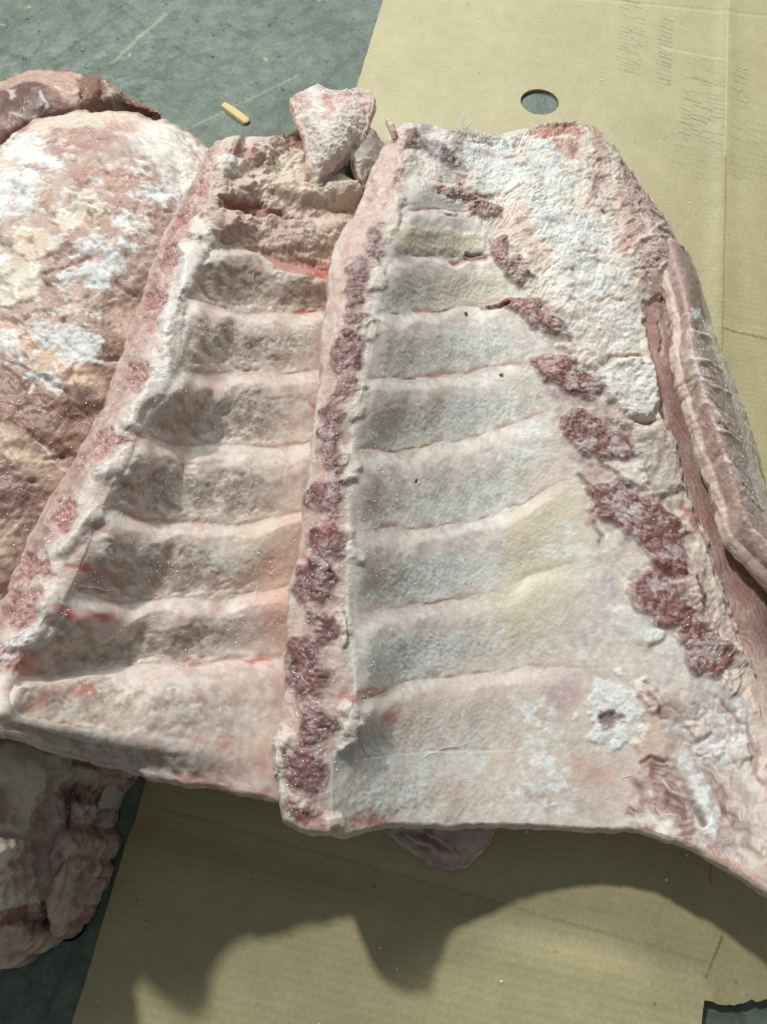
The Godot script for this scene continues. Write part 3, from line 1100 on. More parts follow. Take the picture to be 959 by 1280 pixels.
	for f in [pl([-0.3145, -0.5608, -0.3036, -0.5684, -0.2883, -0.5727, -0.2815, -0.5637, -0.2846, -0.5525, -0.2801, -0.5343, -0.2884, -0.5247, -0.3023, -0.5303, -0.3135, -0.5468]), pl([-0.343, -0.4874, -0.3272, -0.4926, -0.3117, -0.4816, -0.3051, -0.4646, -0.3057, -0.4463, -0.3137, -0.436, -0.3303, -0.4339, -0.345, -0.4416, -0.3544, -0.474]), pl([-0.3459, -0.5288, -0.3289, -0.5327, -0.3114, -0.5273, -0.2997, -0.5052, -0.306, -0.4922, -0.3188, -0.4874, -0.337, -0.501, -0.347, -0.5154]), pl([-0.2829, -0.5663, -0.2739, -0.5737, -0.2649, -0.5632, -0.2675, -0.5485, -0.2777, -0.5545]), pl([-0.2998, -0.5801, -0.2897, -0.5903, -0.2753, -0.5853, -0.2757, -0.5756, -0.2922, -0.5727])]:
		flake.part = s.part("fat_flake", fat_material)
		patch(s, f, BUTTER, 0.95, 0.0016, flake)
	patch(s, pl([-0.3509, -0.5267, -0.3349, -0.5404, -0.3142, -0.5267, -0.3068, -0.5013, -0.3124, -0.4845, -0.3298, -0.4704, -0.343, -0.4874]), Color(0.62, 0.45, 0.33), 0.6, 0.004)
	var ice := {"lift": 0.0009, "rough": 0.0012, "rf": 240.0, "warp": 0.010, "wf": 150.0, "grain": 0.45, "gf": 420.0, "bias": 0.2, "clump": 0.5, "cloud": 0.5, "vary": 0.12, "part": -1}
	for f in [pl([-0.417, -0.6917, -0.4078, -0.7283, -0.3741, -0.7097, -0.3538, -0.6661, -0.323, -0.6418, -0.3217, -0.6238, -0.347, -0.63, -0.3983, -0.6716]), pl([-0.4113, -0.633, -0.3759, -0.6349, -0.35, -0.6249, -0.3336, -0.597, -0.3325, -0.5606, -0.3434, -0.5552, -0.3664, -0.5515, -0.3892, -0.5701]), pl([-0.2381, -0.5974, -0.2249, -0.612, -0.2072, -0.6185, -0.2072, -0.6, -0.2147, -0.5801, -0.2239, -0.5856]), pl([-0.2702, -0.4891, -0.2509, -0.5039, -0.2388, -0.5013, -0.2385, -0.4817, -0.2507, -0.4614, -0.2649, -0.4703, -0.2956, -0.4667, -0.2881, -0.4775]), pl([-0.3007, -0.4122, -0.2831, -0.4178, -0.2592, -0.4224, -0.2477, -0.4081, -0.2483, -0.3877, -0.2581, -0.3776, -0.2738, -0.3855, -0.2847, -0.3905]), pl([-0.3354, -0.4035, -0.3226, -0.4087, -0.3071, -0.3935, -0.3018, -0.3728, -0.3164, -0.3794, -0.3322, -0.3865]), pl([-0.2471, -0.5233, -0.2314, -0.5216, -0.2273, -0.5135, -0.2374, -0.5089, -0.2468, -0.5117]), pl([-0.2541, -0.5492, -0.2393, -0.555, -0.2346, -0.546, -0.2446, -0.5333, -0.2495, -0.5337]), pl([-0.2552, -0.6189, -0.2476, -0.6472, -0.2371, -0.6425, -0.2388, -0.6243, -0.2489, -0.615]), pl([-0.2772, -0.5139, -0.2676, -0.5272, -0.2595, -0.509, -0.2697, -0.4973, -0.283, -0.4977]), pl([-0.3648, -0.5138, -0.3467, -0.5015, -0.337, -0.4786, -0.3559, -0.4842]), pl([-0.3012, -0.3729, -0.2792, -0.3618, -0.2632, -0.3553, -0.2722, -0.35, -0.2876, -0.3539, -0.3008, -0.3656])]:
		ice.part = s.part("frost_patch", frost_material)
		patch(s, f, FROST, 0.95, 0.0022, ice)
	patch(s, pl([-0.2666, -0.7448, -0.2383, -0.7428, -0.1995, -0.7218, -0.1854, -0.656, -0.1966, -0.6116, -0.2221, -0.6135, -0.2391, -0.6531, -0.2676, -0.6772]), FROST, 0.6, 0.006, {"fibre": 0.25, "turn": 0.6, "grain": 0.45, "cloud": 0.4, "ff": 220.0})
	patch(s, pl([-0.4461, -0.7189, -0.3402, -0.6967, -0.2652, -0.6301, -0.2053, -0.6779, -0.2149, -0.5373, -0.2358, -0.4948, -0.2541, -0.3926, -0.2301, -0.3805, -0.2789, -0.3548, -0.3391, -0.3869]), FROST, 0.6, 0.01, {"grain": 1.0, "gf": 420.0, "bias": -0.36, "clump": 0.5})
	for q in [pl([-0.2823, -0.3016, -0.2734, -0.2983, -0.2611, -0.2839, -0.2513, -0.2787]), pl([-0.3076, -0.5869, -0.2907, -0.5804, -0.2741, -0.593]), pl([-0.2822, -0.5434, -0.2685, -0.5178, -0.2625, -0.5085]), pl([-0.269, -0.5649, -0.2528, -0.5401, -0.2406, -0.5256]), pl([-0.3226, -0.4263, -0.2941, -0.4049, -0.2658, -0.3881])]:
		line(s, q, 0.0016, PALE, 0.8, 0.0012)
	for q in [pl([-0.2858, -0.6198, -0.2549, -0.6146, -0.2208, -0.6112]), pl([-0.2699, -0.5762, -0.2465, -0.5672, -0.2183, -0.5614]), pl([-0.3348, -0.578, -0.3212, -0.5625, -0.3116, -0.5495]), pl([-0.3093, -0.4721, -0.295, -0.4802, -0.263, -0.4981]), pl([-0.3646, -0.715, -0.3144, -0.6967, -0.2795, -0.6747]), pl([-0.3233, -0.3791, -0.2797, -0.3595, -0.2541, -0.3441]), pl([-0.3027, -0.3181, -0.2707, -0.2983, -0.2494, -0.2906])]:
		line(s, q, 0.0016, Color(0.24, 0.11, 0.08), 0.5, -0.002)
	finish(s, root, "meat_body", flesh_material, {"thick": [0.10, 0.06, 0.12, 0.16], "bulge": 0.01, "a": MAUVE, "b": PALE})
	crystals(s, pl([-0.4163, -0.5975, -0.3687, -0.7262, -0.2022, -0.7057, -0.2296, -0.4357, -0.2454, -0.3051, -0.2821, -0.2046, -0.33, -0.2638]), 1500, 0.00025, 0.0009, 0.7)


func shank() -> void:
	var net := [
		[Vector3(-0.5365, 0.0575, -0.8661), Vector3(-0.4717, 0.069, -0.8666), Vector3(-0.432, 0.0747, -0.8775), Vector3(-0.3997, 0.0713, -0.8822), Vector3(-0.3663, 0.0667, -0.8798), Vector3(-0.3447, 0.0575, -0.8805), Vector3(-0.3253, 0.0385, -0.8792), Vector3(-0.2988, 0.022, -0.8753)],
		[Vector3(-0.4955, 0.0978, -0.7763), Vector3(-0.4395, 0.1035, -0.7848), Vector3(-0.4029, 0.1092, -0.7984), Vector3(-0.3743, 0.1035, -0.8059), Vector3(-0.3483, 0.092, -0.821), Vector3(-0.3329, 0.0747, -0.8379), Vector3(-0.3174, 0.0517, -0.8507), Vector3(-0.2928, 0.0275, -0.864)],
		[Vector3(-0.4856, 0.092, -0.7197), Vector3(-0.4306, 0.0978, -0.7279), Vector3(-0.3989, 0.0978, -0.7506), Vector3(-0.3727, 0.092, -0.7705), Vector3(-0.3484, 0.0805, -0.7952), Vector3(-0.3343, 0.0633, -0.8221), Vector3(-0.3198, 0.0385, -0.8531), Vector3(-0.2944, 0.0165, -0.8689)],
		[Vector3(-0.5192, 0.033, -0.7343), Vector3(-0.4641, 0.033, -0.7473), Vector3(-0.429, 0.033, -0.7671), Vector3(-0.3983, 0.033, -0.7873), Vector3(-0.366, 0.033, -0.8009), Vector3(-0.3436, 0.022, -0.8278), Vector3(-0.3227, 0.0165, -0.8486), Vector3(-0.2934, 0.0088, -0.8696)],
	]
	var root := thing("pork_hock", "dark rolled pork hock behind the big shoulder at the far left", "pork hock")
	var s := sheet(net, 0.0017)
	ground_coat(s, Color(0.19, 0.10, 0.08), Color(0.27, 0.15, 0.12), 24.0, 1.6)
	patch(s, pl([-0.4923, -0.8648, -0.4498, -0.8718, -0.427, -0.8776, -0.3751, -0.8795, -0.3529, -0.8437, -0.3502, -0.7981, -0.3567, -0.7861, -0.3667, -0.7825, -0.3782, -0.8045, -0.4089, -0.8173, -0.455, -0.8261]), Color(0.60, 0.46, 0.36), 0.85, 0.004, {"other": PINK, "fibre": 0.2, "turn": 0.9, "part": s.part("fat_cap", fat_material)})
	patch(s, pl([-0.4495, -0.8127, -0.4243, -0.8303, -0.3971, -0.8166, -0.3784, -0.7883, -0.3771, -0.7706, -0.3902, -0.7579, -0.4127, -0.7511, -0.4339, -0.765]), Color(0.16, 0.09, 0.08), 0.9, 0.004, {"fibre": 0.3, "turn": 1.3, "part": s.part("lean_muscle", flesh_material)})
	patch(s, pl([-0.4451, -0.8215, -0.431, -0.8156, -0.4215, -0.7918, -0.4262, -0.7867]), PALE, 0.7, 0.002)
	patch(s, pl([-0.3692, -0.8557, -0.3644, -0.8792, -0.3519, -0.8797, -0.3358, -0.8234, -0.3416, -0.8076, -0.3502, -0.7981]), Color(0.24, 0.12, 0.085), 0.9, 0.003, {"rough": 0.002, "part": s.part("lean_muscle", flesh_material)})
	patch(s, pl([-0.34, -0.8741, -0.3334, -0.8791, -0.3237, -0.8521, -0.3282, -0.8377]), Color(0.45, 0.33, 0.27), 0.8, 0.003, {"lift": 0.003})
	for q in [pl([-0.3837, -0.8111, -0.3607, -0.802, -0.3526, -0.8172]), pl([-0.3956, -0.799, -0.3835, -0.7786, -0.3801, -0.7682]), pl([-0.4239, -0.7632, -0.4045, -0.7543, -0.3896, -0.7591]), pl([-0.3484, -0.8791, -0.3297, -0.841, -0.3307, -0.8293])]:
		line(s, q, 0.002, PALE, 0.7, 0.0016)
	for q in [pl([-0.353, -0.878, -0.3371, -0.8396, -0.3361, -0.8186]), pl([-0.372, -0.8643, -0.3526, -0.8172, -0.3489, -0.7979]), pl([-0.3237, -0.8521, -0.3153, -0.8562, -0.2951, -0.8628])]:
		line(s, q, 0.0025, DARK, 0.5, -0.004)
	finish(s, root, "meat_body", flesh_material, {"thick": [0.04, 0.015, 0.03, 0.07], "bulge": 0.006, "a": BROWN, "b": PINK})
	crystals(s, pl([-0.4711, -0.8659, -0.3667, -0.8789, -0.2989, -0.8732, -0.3828, -0.7628]), 250, 0.0003, 0.0009, 0.3)


func lower_trimming() -> void:
	var net := [
		[Vector3(-0.3267, 0.15, -0.0982), Vector3(-0.284, 0.165, -0.0956), Vector3(-0.2614, 0.15, -0.0925), Vector3(-0.24, 0.1275, -0.0873), Vector3(-0.2215, 0.09, -0.0805), Vector3(-0.2138, 0.0385, -0.0739)],
		[Vector3(-0.3079, 0.165, -0.0523), Vector3(-0.2712, 0.1725, -0.0516), Vector3(-0.2507, 0.1575, -0.053), Vector3(-0.2372, 0.1275, -0.053), Vector3(-0.2241, 0.09, -0.0564), Vector3(-0.2238, 0.033, -0.0596)],
		[Vector3(-0.2995, 0.165, -0.0166), Vector3(-0.2647, 0.165, -0.0166), Vector3(-0.2542, 0.135, -0.0201), Vector3(-0.2469, 0.105, -0.0239), Vector3(-0.2315, 0.09, -0.0245), Vector3(-0.2329, 0.033, -0.0205)],
		[Vector3(-0.2995, 0.15, 0.0177), Vector3(-0.262, 0.15, 0.0177), Vector3(-0.2558, 0.12, 0.011), Vector3(-0.2526, 0.09, 0.0115), Vector3(-0.2311, 0.093, 0.0088), Vector3(-0.2339, 0.033, 0.0084)],
		[Vector3(-0.3082, 0.12, 0.0485), Vector3(-0.2673, 0.1275, 0.043), Vector3(-0.2595, 0.105, 0.0346), Vector3(-0.2582, 0.075, 0.0309), Vector3(-0.2369, 0.0825, 0.0332), Vector3(-0.2402, 0.033, 0.03)],
		[Vector3(-0.3241, 0.075, 0.0828), Vector3(-0.2851, 0.075, 0.0752), Vector3(-0.2643, 0.0675, 0.0632), Vector3(-0.2688, 0.044, 0.0491), Vector3(-0.2586, 0.0385, 0.0595), Vector3(-0.2469, 0.0308, 0.0456)],
	]
	var root := thing("pork_trimming", "fatty pork trimming with a dark red pocket at the lower left", "pork trimming")
	var s := sheet(net, 0.0015)
	ground_coat(s, Color(0.62, 0.53, 0.44), Color(0.52, 0.38, 0.32), 26.0, 2.2)
	patch(s, pl([-0.2391, -0.0426, -0.2294, -0.0543, -0.2256, -0.0473, -0.2303, -0.03, -0.2312, -0.0168, -0.2345, -0.0124, -0.243, -0.0167, -0.2405, -0.0325]), Color(0.10, 0.028, 0.024), 0.97, 0.004, {"fibre": 0.35, "turn": 1.2, "lift": -0.007, "part": s.part("lean_muscle", flesh_material)})
	patch(s, pl([-0.2497, -0.0285, -0.242, -0.037, -0.2443, -0.0162, -0.2498, -0.011, -0.2547, 0.0092, -0.2624, 0.0417, -0.2629, 0.0565, -0.2624, 0.0468, -0.2646, 0.0567, -0.2755, 0.0714, -0.2588, 0.0289, -0.2542, -0.0022]), Color(0.40, 0.23, 0.20), 0.7, 0.004, {"other": Color(0.58, 0.47, 0.41), "of": 110.0, "rough": 0.0025, "rf": 180.0, "lift": -0.003, "part": s.part("lean_muscle", flesh_material)})
	patch(s, pl([-0.2688, -0.0387, -0.2581, -0.0419, -0.2553, -0.0277, -0.2568, -0.0167, -0.2667, -0.0166]), MAUVE, 0.8, 0.004, {"fibre": 0.2, "turn": 1.5, "part": s.part("lean_muscle", flesh_material)})
	patch(s, pl([-0.2665, -0.0141, -0.2583, -0.0152, -0.2569, -0.0113, -0.2603, -0.0068, -0.2664, -0.0066]), Color(0.15, 0.04, 0.035), 0.9, 0.002, {"lift": -0.004})
	patch(s, pl([-0.2886, -0.0703, -0.2543, -0.0695, -0.2423, -0.0628, -0.2415, -0.0467, -0.2476, -0.0334, -0.2543, -0.0178, -0.2553, -0.0277, -0.2571, -0.0421, -0.2814, -0.0463]), Color(0.63, 0.56, 0.46), 0.9, 0.004, {"lift": 0.005, "part": s.part("fat_lobe", fat_material)})
	patch(s, pl([-0.2405, -0.0663, -0.2314, -0.0652, -0.2264, -0.058, -0.2334, -0.0514, -0.2385, -0.0404, -0.2436, -0.0357, -0.241, -0.0499]), Color(0.56, 0.49, 0.41), 0.9, 0.003, {"lift": 0.003, "part": s.part("fat_lobe", fat_material)})
	patch(s, pl([-0.2308, -0.0568, -0.2225, -0.0606, -0.2255, -0.0487, -0.2345, -0.0434, -0.2388, -0.0392, -0.2347, -0.0496]), Color(0.55, 0.46, 0.39), 0.9, 0.003, {"lift": 0.002, "part": s.part("fat_lobe", fat_material)})
	patch(s, pl([-0.2662, -0.0015, -0.2566, -0.0068, -0.2555, 0.0055, -0.2569, 0.0186, -0.2598, 0.0342, -0.2634, 0.044, -0.2696, 0.0378]), Color(0.74, 0.68, 0.58), 0.95, 0.003, {"lift": 0.007, "rough": 0.0012, "part": s.part("fat_lobe", fat_material)})
	patch(s, pl([-0.245, -0.0107, -0.2313, -0.0165, -0.2311, -0.0249, -0.2334, -0.008, -0.2333, 0.0121, -0.237, 0.0292, -0.2481, 0.0486, -0.257, 0.0575, -0.2526, 0.0363, -0.2424, 0.0197, -0.2472, 0.0037]), Color(0.64, 0.55, 0.48), 0.9, 0.003, {"other": Color(0.56, 0.40, 0.35), "of": 130.0, "lift": 0.004, "rough": 0.0018, "rf": 150.0, "part": s.part("fat_lobe", fat_material)})
	patch(s, pl([-0.2311, -0.0129, -0.2308, -0.0236, -0.2325, -0.0199, -0.2331, -0.0079, -0.2312, -0.0064]), ROSE, 0.8, 0.002, {"lift": 0.001})
	patch(s, pl([-0.2613, 0.0365, -0.2542, 0.0355, -0.2515, 0.047, -0.2575, 0.053, -0.2657, 0.0479]), Color(0.20, 0.05, 0.04), 0.85, 0.002, {"lift": -0.003})
	patch(s, pl([-0.2597, -0.0146, -0.256, -0.0187, -0.2528, -0.0099, -0.2535, -0.0001, -0.255, 0.0008, -0.2566, -0.0068]), Color(0.62, 0.58, 0.56), 0.8, 0.003, {"grain": 0.3})
	for q in [pl([-0.2345, -0.0622, -0.228, -0.0608, -0.2227, -0.0593]), pl([-0.233, -0.0485, -0.2367, -0.0401, -0.2423, -0.0347]), pl([-0.2423, -0.0656, -0.24, -0.0501, -0.245, -0.0355, -0.2502, -0.0235, -0.2535, -0.0025, -0.258, 0.0249]), pl([-0.2307, -0.0025, -0.2334, 0.0112, -0.2352, 0.0249, -0.2462, 0.042]), pl([-0.2429, -0.0017, -0.2363, 0.0058, -0.2422, 0.017])]:
		line(s, q, 0.002, Color(0.28, 0.14, 0.11), 0.45, -0.004)
	for q in [pl([-0.2412, -0.0349, -0.24, -0.0246, -0.2418, -0.0168]), pl([-0.2302, -0.0334, -0.2306, -0.0245, -0.2314, -0.0196]), pl([-0.2596, -0.0149, -0.2562, -0.0144, -0.2526, -0.018])]:
		line(s, q, 0.002, Color(0.66, 0.62, 0.57), 0.8, 0.002)
	finish(s, root, "meat_body", fat_material, {"thick": [0.05, 0.045, 0.075, 0.11], "bulge": 0.006, "a": ROSE, "b": PALE})
	crystals(s, pl([-0.2658, -0.0674, -0.2264, -0.058, -0.2333, 0.0093, -0.2603, 0.0546, -0.2762, 0.0667]), 300, 0.0003, 0.0008, 0.3)


func tip_trimming() -> void:
	var net := [
		[Vector3(-0.0275, 0.0182, -0.0661), Vector3(0.014, 0.0312, -0.0649), Vector3(0.055, 0.0312, -0.0649), Vector3(0.1117, 0.0182, -0.0661)],
		[Vector3(-0.0133, 0.0208, -0.0335), Vector3(0.0237, 0.0338, -0.036), Vector3(0.0572, 0.0338, -0.036), Vector3(0.1023, 0.0208, -0.0335)],
		[Vector3(0.0071, 0.0208, -0.0147), Vector3(0.0333, 0.0338, -0.0144), Vector3(0.0597, 0.0338, -0.0144), Vector3(0.0918, 0.0208, -0.0159)],
		[Vector3(0.0257, 0.0195, -0.0024), Vector3(0.0398, 0.0286, 0.0001), Vector3(0.0662, 0.0286, 0.0001), Vector3(0.0833, 0.0195, -0.0048)],
		[Vector3(0.0405, 0.013, 0.0099), Vector3(0.0489, 0.0169, 0.011), Vector3(0.0655, 0.0169, 0.011), Vector3(0.0727, 0.013, 0.0074)],
	]
	var root := thing("pork_trimming", "small pointed meat scrap poking out from under the right rack's near edge", "pork trimming")
	var s := sheet(net, 0.0014)
	ground_coat(s, Color(0.40, 0.27, 0.24), Color(0.52, 0.43, 0.38), 40.0, 1.4)
	patch(s, pl([0.0139, -0.0134, 0.0399, -0.0146, 0.0561, -0.007, 0.0634, 0.0037, 0.0496, 0.0024, 0.0301, -0.0023]), Color(0.22, 0.09, 0.085), 0.85, 0.003, {"fibre": 0.3, "turn": 0.5, "part": s.part("lean_muscle", flesh_material)})
	patch(s, pl([0.063, -0.0143, 0.0894, -0.0157, 0.0802, -0.0054, 0.0724, 0.0063, 0.066, -0.001]), Color(0.50, 0.42, 0.38), 0.8, 0.003, {"part": s.part("fat_lobe", fat_material)})
	for q in [pl([0.0171, -0.0132, 0.0399, -0.0023, 0.0533, 0.0086]), pl([0.0331, -0.0155, 0.0527, -0.0046, 0.0637, 0.0073])]:
		line(s, q, 0.0016, PALE, 0.6, 0.001)
	finish(s, root, "meat_body", flesh_material, {"thick": [0.01, 0.01, 0.008, 0.01], "bulge": 0.003, "a": MAUVE, "b": PALE})


func left_rack() -> void:
	var net := [
		[Vector3(-0.1836, 0.131, -0.675), Vector3(-0.1685, 0.1499, -0.6693), Vector3(-0.1491, 0.1472, -0.6794), Vector3(-0.1433, 0.1363, -0.6898), Vector3(-0.1141, 0.135, -0.6938), Vector3(-0.0702, 0.1148, -0.7301), Vector3(-0.0041, 0.0877, -0.7246)],
		[Vector3(-0.1961, 0.1404, -0.6195), Vector3(-0.1768, 0.1593, -0.6046), Vector3(-0.1582, 0.1566, -0.6107), Vector3(-0.153, 0.1458, -0.6202), Vector3(-0.1217, 0.1215, -0.6488), Vector3(-0.0766, 0.108, -0.6518), Vector3(0.0004, 0.081, -0.677)],
		[Vector3(-0.2083, 0.1485, -0.5584), Vector3(-0.1849, 0.1674, -0.5479), Vector3(-0.1566, 0.1647, -0.5646), Vector3(-0.1482, 0.1552, -0.5722), Vector3(-0.1294, 0.1299, -0.5935), Vector3(-0.0868, 0.1139, -0.6031), Vector3(-0.017, 0.081, -0.6301)],
		[Vector3(-0.214, 0.1552, -0.5105), Vector3(-0.1905, 0.1742, -0.4971), Vector3(-0.1654, 0.1714, -0.5109), Vector3(-0.1546, 0.162, -0.5178), Vector3(-0.1211, 0.133, -0.5356), Vector3(-0.076, 0.1131, -0.5403), Vector3(-0.0291, 0.081, -0.5603)],
		[Vector3(-0.2189, 0.162, -0.4527), Vector3(-0.1951, 0.1809, -0.4399), Vector3(-0.1778, 0.1782, -0.4483), Vector3(-0.1677, 0.1687, -0.4534), Vector3(-0.1347, 0.1361, -0.4625), Vector3(-0.0891, 0.1134, -0.4786), Vector3(-0.0325, 0.081, -0.5102)],
		[Vector3(-0.226, 0.1714, -0.3798), Vector3(-0.1971, 0.1904, -0.3667), Vector3(-0.1769, 0.1877, -0.3678), Vector3(-0.1677, 0.1782, -0.3719), Vector3(-0.1428, 0.1411, -0.3914), Vector3(-0.1004, 0.1164, -0.409), Vector3(-0.0391, 0.0837, -0.4377)],
		[Vector3(-0.2346, 0.1782, -0.317), Vector3(-0.2124, 0.1971, -0.3045), Vector3(-0.1953, 0.1944, -0.3017), Vector3(-0.1871, 0.185, -0.305), Vector3(-0.1661, 0.1455, -0.3158), Vector3(-0.1167, 0.1199, -0.3291), Vector3(-0.0412, 0.085, -0.3584)],
		[Vector3(-0.2564, 0.185, -0.2427), Vector3(-0.2285, 0.2038, -0.2341), Vector3(-0.211, 0.2011, -0.2334), Vector3(-0.2038, 0.1917, -0.2356), Vector3(-0.1735, 0.15, -0.2409), Vector3(-0.1211, 0.1234, -0.2536), Vector3(-0.043, 0.0864, -0.2858)],
		[Vector3(-0.2728, 0.1917, -0.1714), Vector3(-0.244, 0.2106, -0.167), Vector3(-0.2227, 0.2079, -0.1662), Vector3(-0.2163, 0.1985, -0.1675), Vector3(-0.1869, 0.1546, -0.1752), Vector3(-0.1286, 0.1258, -0.1874), Vector3(-0.0516, 0.0877, -0.2153)],
		[Vector3(-0.2856, 0.1985, -0.114), Vector3(-0.2615, 0.2174, -0.1072), Vector3(-0.2476, 0.2147, -0.1047), Vector3(-0.2423, 0.2052, -0.105), Vector3(-0.2143, 0.1636, -0.1199), Vector3(-0.1506, 0.1315, -0.133), Vector3(-0.0527, 0.0905, -0.1509)],
		[Vector3(-0.278, 0.216, -0.0843), Vector3(-0.2546, 0.2349, -0.0787), Vector3(-0.2386, 0.2322, -0.0792), Vector3(-0.2338, 0.2228, -0.0792), Vector3(-0.1996, 0.1863, -0.076), Vector3(-0.1426, 0.1523, -0.0742), Vector3(-0.0528, 0.0972, -0.0766)],
		[Vector3(-0.2797, 0.2187, -0.0754), Vector3(-0.2566, 0.2376, -0.0711), Vector3(-0.2398, 0.2349, -0.0667), Vector3(-0.2352, 0.2255, -0.0666), Vector3(-0.2075, 0.1728, -0.0615), Vector3(-0.1448, 0.1431, -0.0473), Vector3(-0.0506, 0.1053, -0.0328)],
	]
	var root := thing("rib_rack", "left pork rib rack with its ribs running under the right rack", "rib rack")
	var s := sheet(net, 0.0011)
	ground_coat(s, Color(0.68, 0.58, 0.525), Color(0.61, 0.475, 0.425), 22.0, 0.6)
	mottle(s, Color(0.58, 0.38, 0.33), 0.55, 30.0, -0.05, 3.0)
	mottle(s, Color(0.67, 0.58, 0.43), 0.35, 24.0, -0.08, 23.0)
	mottle(s, Color(0.74, 0.70, 0.64), 0.5, 45.0, -0.1, 53.0)
	wander(s, 0.055)
	ribs(s, 1.0, 9.99, 2.9, 6.4, 0.0074, 0.8, Color(0.42, 0.20, 0.15), 0.5)
	# bone under pale membrane on the far side of each rib, brown meat on the near side
	var names := []
	for k in 11:
		names.append([s.part("rib", fat_material), s.part("rib_meat", flesh_material)])
	for k in s.p.size():
		var v := s.v[k]
		var u := s.u[k]
		if v < 1.0 or v > 11.0 or u < 2.6:
			continue
		var w := s.p[k]
		var f := v - floorf(v) + 0.10 * noise.get_noise_2d(w.x * 55.0, w.z * 55.0) + 0.05 * noise.get_noise_2d(w.x * 150.0, w.z * 150.0)
		var row := mini(int(v), 10)
		var side := smoothstep(2.7, 3.1, u)
		var last := smoothstep(5.6, 4.9, u + 0.25 * noise.get_noise_2d(w.z * 40.0, 3.0)) if v > 4.0 else 1.0
		var starts := 0.34 + 0.16 * noise.get_noise_2d(row * 9.1, u * 1.3)
		var meat := smoothstep(starts, starts + 0.16, f) * smoothstep(0.98, 0.86, f) * side * last
		var fleck := noise.get_noise_2d(w.x * 210.0 + 4.0, w.z * 210.0)
		var tone := Color(0.37, 0.255, 0.21).lerp(Color(0.58, 0.50, 0.42), clampf(0.45 + 0.9 * noise.get_noise_2d(w.x * 75.0, w.z * 75.0 + 8.0) + 0.4 * fleck, 0.0, 1.0))
		s.c[k] = s.c[k].lerp(tone, meat * 0.85)
		s.h[k] += meat * (0.0013 * rich.get_noise_2d(w.x * 62.0, w.z * 62.0 + 44.0) - 0.0012)
		if side > 0.5:
			s.id[k] = names[row][1 if meat > 0.5 else 0]
	# the far end: rough meat and bare ribs
	patch(s, pl([-0.1848, -0.6682, -0.1488, -0.6765, -0.0864, -0.7161, -0.0346, -0.7124, -0.0066, -0.6684, -0.0332, -0.5554, -0.0642, -0.5411, -0.1179, -0.5366, -0.1566, -0.5173, -0.1877, -0.5642]), Color(0.50, 0.34, 0.28), 0.75, 0.008, {"other": Color(0.60, 0.48, 0.39), "of": 60.0, "rough": 0.0016, "rf": 90.0, "lump": 0.006, "crack": 0.0006, "cf": 80.0, "part": s.part("torn_end", flesh_material)})
	patch(s, pl([-0.1583, -0.5793, -0.1304, -0.6081, -0.1073, -0.6054, -0.0816, -0.5996, -0.0889, -0.5917, -0.121, -0.5838, -0.1417, -0.5738, -0.1566, -0.5646]), Color(0.24, 0.075, 0.06), 0.85, 0.003, {"lift": -0.006, "rough": 0.0015, "part": s.part("lean_muscle", flesh_material)})
	patch(s, pl([-0.1729, -0.5463, -0.1401, -0.5593, -0.1048, -0.5705, -0.0497, -0.5875, -0.0454, -0.5767, -0.096, -0.5493, -0.1379, -0.5352, -0.1616, -0.5218]), Color(0.47, 0.33, 0.27), 0.8, 0.004, {"fibre": 0.2, "turn": 0.15, "lift": 0.004, "part": s.part("rib_meat", flesh_material)})
	patch(s, pl([-0.1179, -0.5366, -0.0801, -0.5468, -0.0462, -0.5532, -0.0508, -0.5336, -0.0756, -0.5198, -0.1053, -0.519]), Color(0.40, 0.14, 0.11), 0.7, 0.005, {"lift": -0.003, "rough": 0.001, "part": s.part("lean_muscle", flesh_material)})
	patch(s, pl([-0.0732, -0.5366, -0.0459, -0.5524, -0.0484, -0.5367, -0.0702, -0.5225]), BLOOD, 0.6, 0.004)
	patch(s, pl([-0.1261, -0.6652, -0.0857, -0.6863, -0.044, -0.6763, -0.0267, -0.6514, -0.0509, -0.6284, -0.0923, -0.6191, -0.1243, -0.627, -0.1344, -0.6422]), Color(0.64, 0.54, 0.43), 0.85, 0.006, {"lift": 0.006, "part": s.part("fat_knob", fat_material)})
	patch(s, pl([-0.0678, -0.6593, -0.0332, -0.6779, -0.0236, -0.6541, -0.043, -0.6324, -0.0653, -0.6277]), Color(0.55, 0.47, 0.39), 0.8, 0.004, {"lift": 0.006, "part": s.part("fat_knob", fat_material)})
	patch(s, pl([-0.1342, -0.6785, -0.1228, -0.6828, -0.1167, -0.6758, -0.1243, -0.663, -0.1352, -0.6625]), Color(0.62, 0.50, 0.41), 0.9, 0.003, {"lift": 0.007, "part": s.part("fat_knob", fat_material)})
	patch(s, pl([-0.1486, -0.6758, -0.1352, -0.6703, -0.1318, -0.6622, -0.1537, -0.6442, -0.1622, -0.6529]), Color(0.38, 0.18, 0.14), 0.7, 0.003, {"rough": 0.0016})
	patch(s, pl([-0.1062, -0.6999, -0.0823, -0.7233, -0.0799, -0.6989, -0.1007, -0.6881]), Color(0.30, 0.11, 0.09), 0.7, 0.004, {"lift": -0.006})
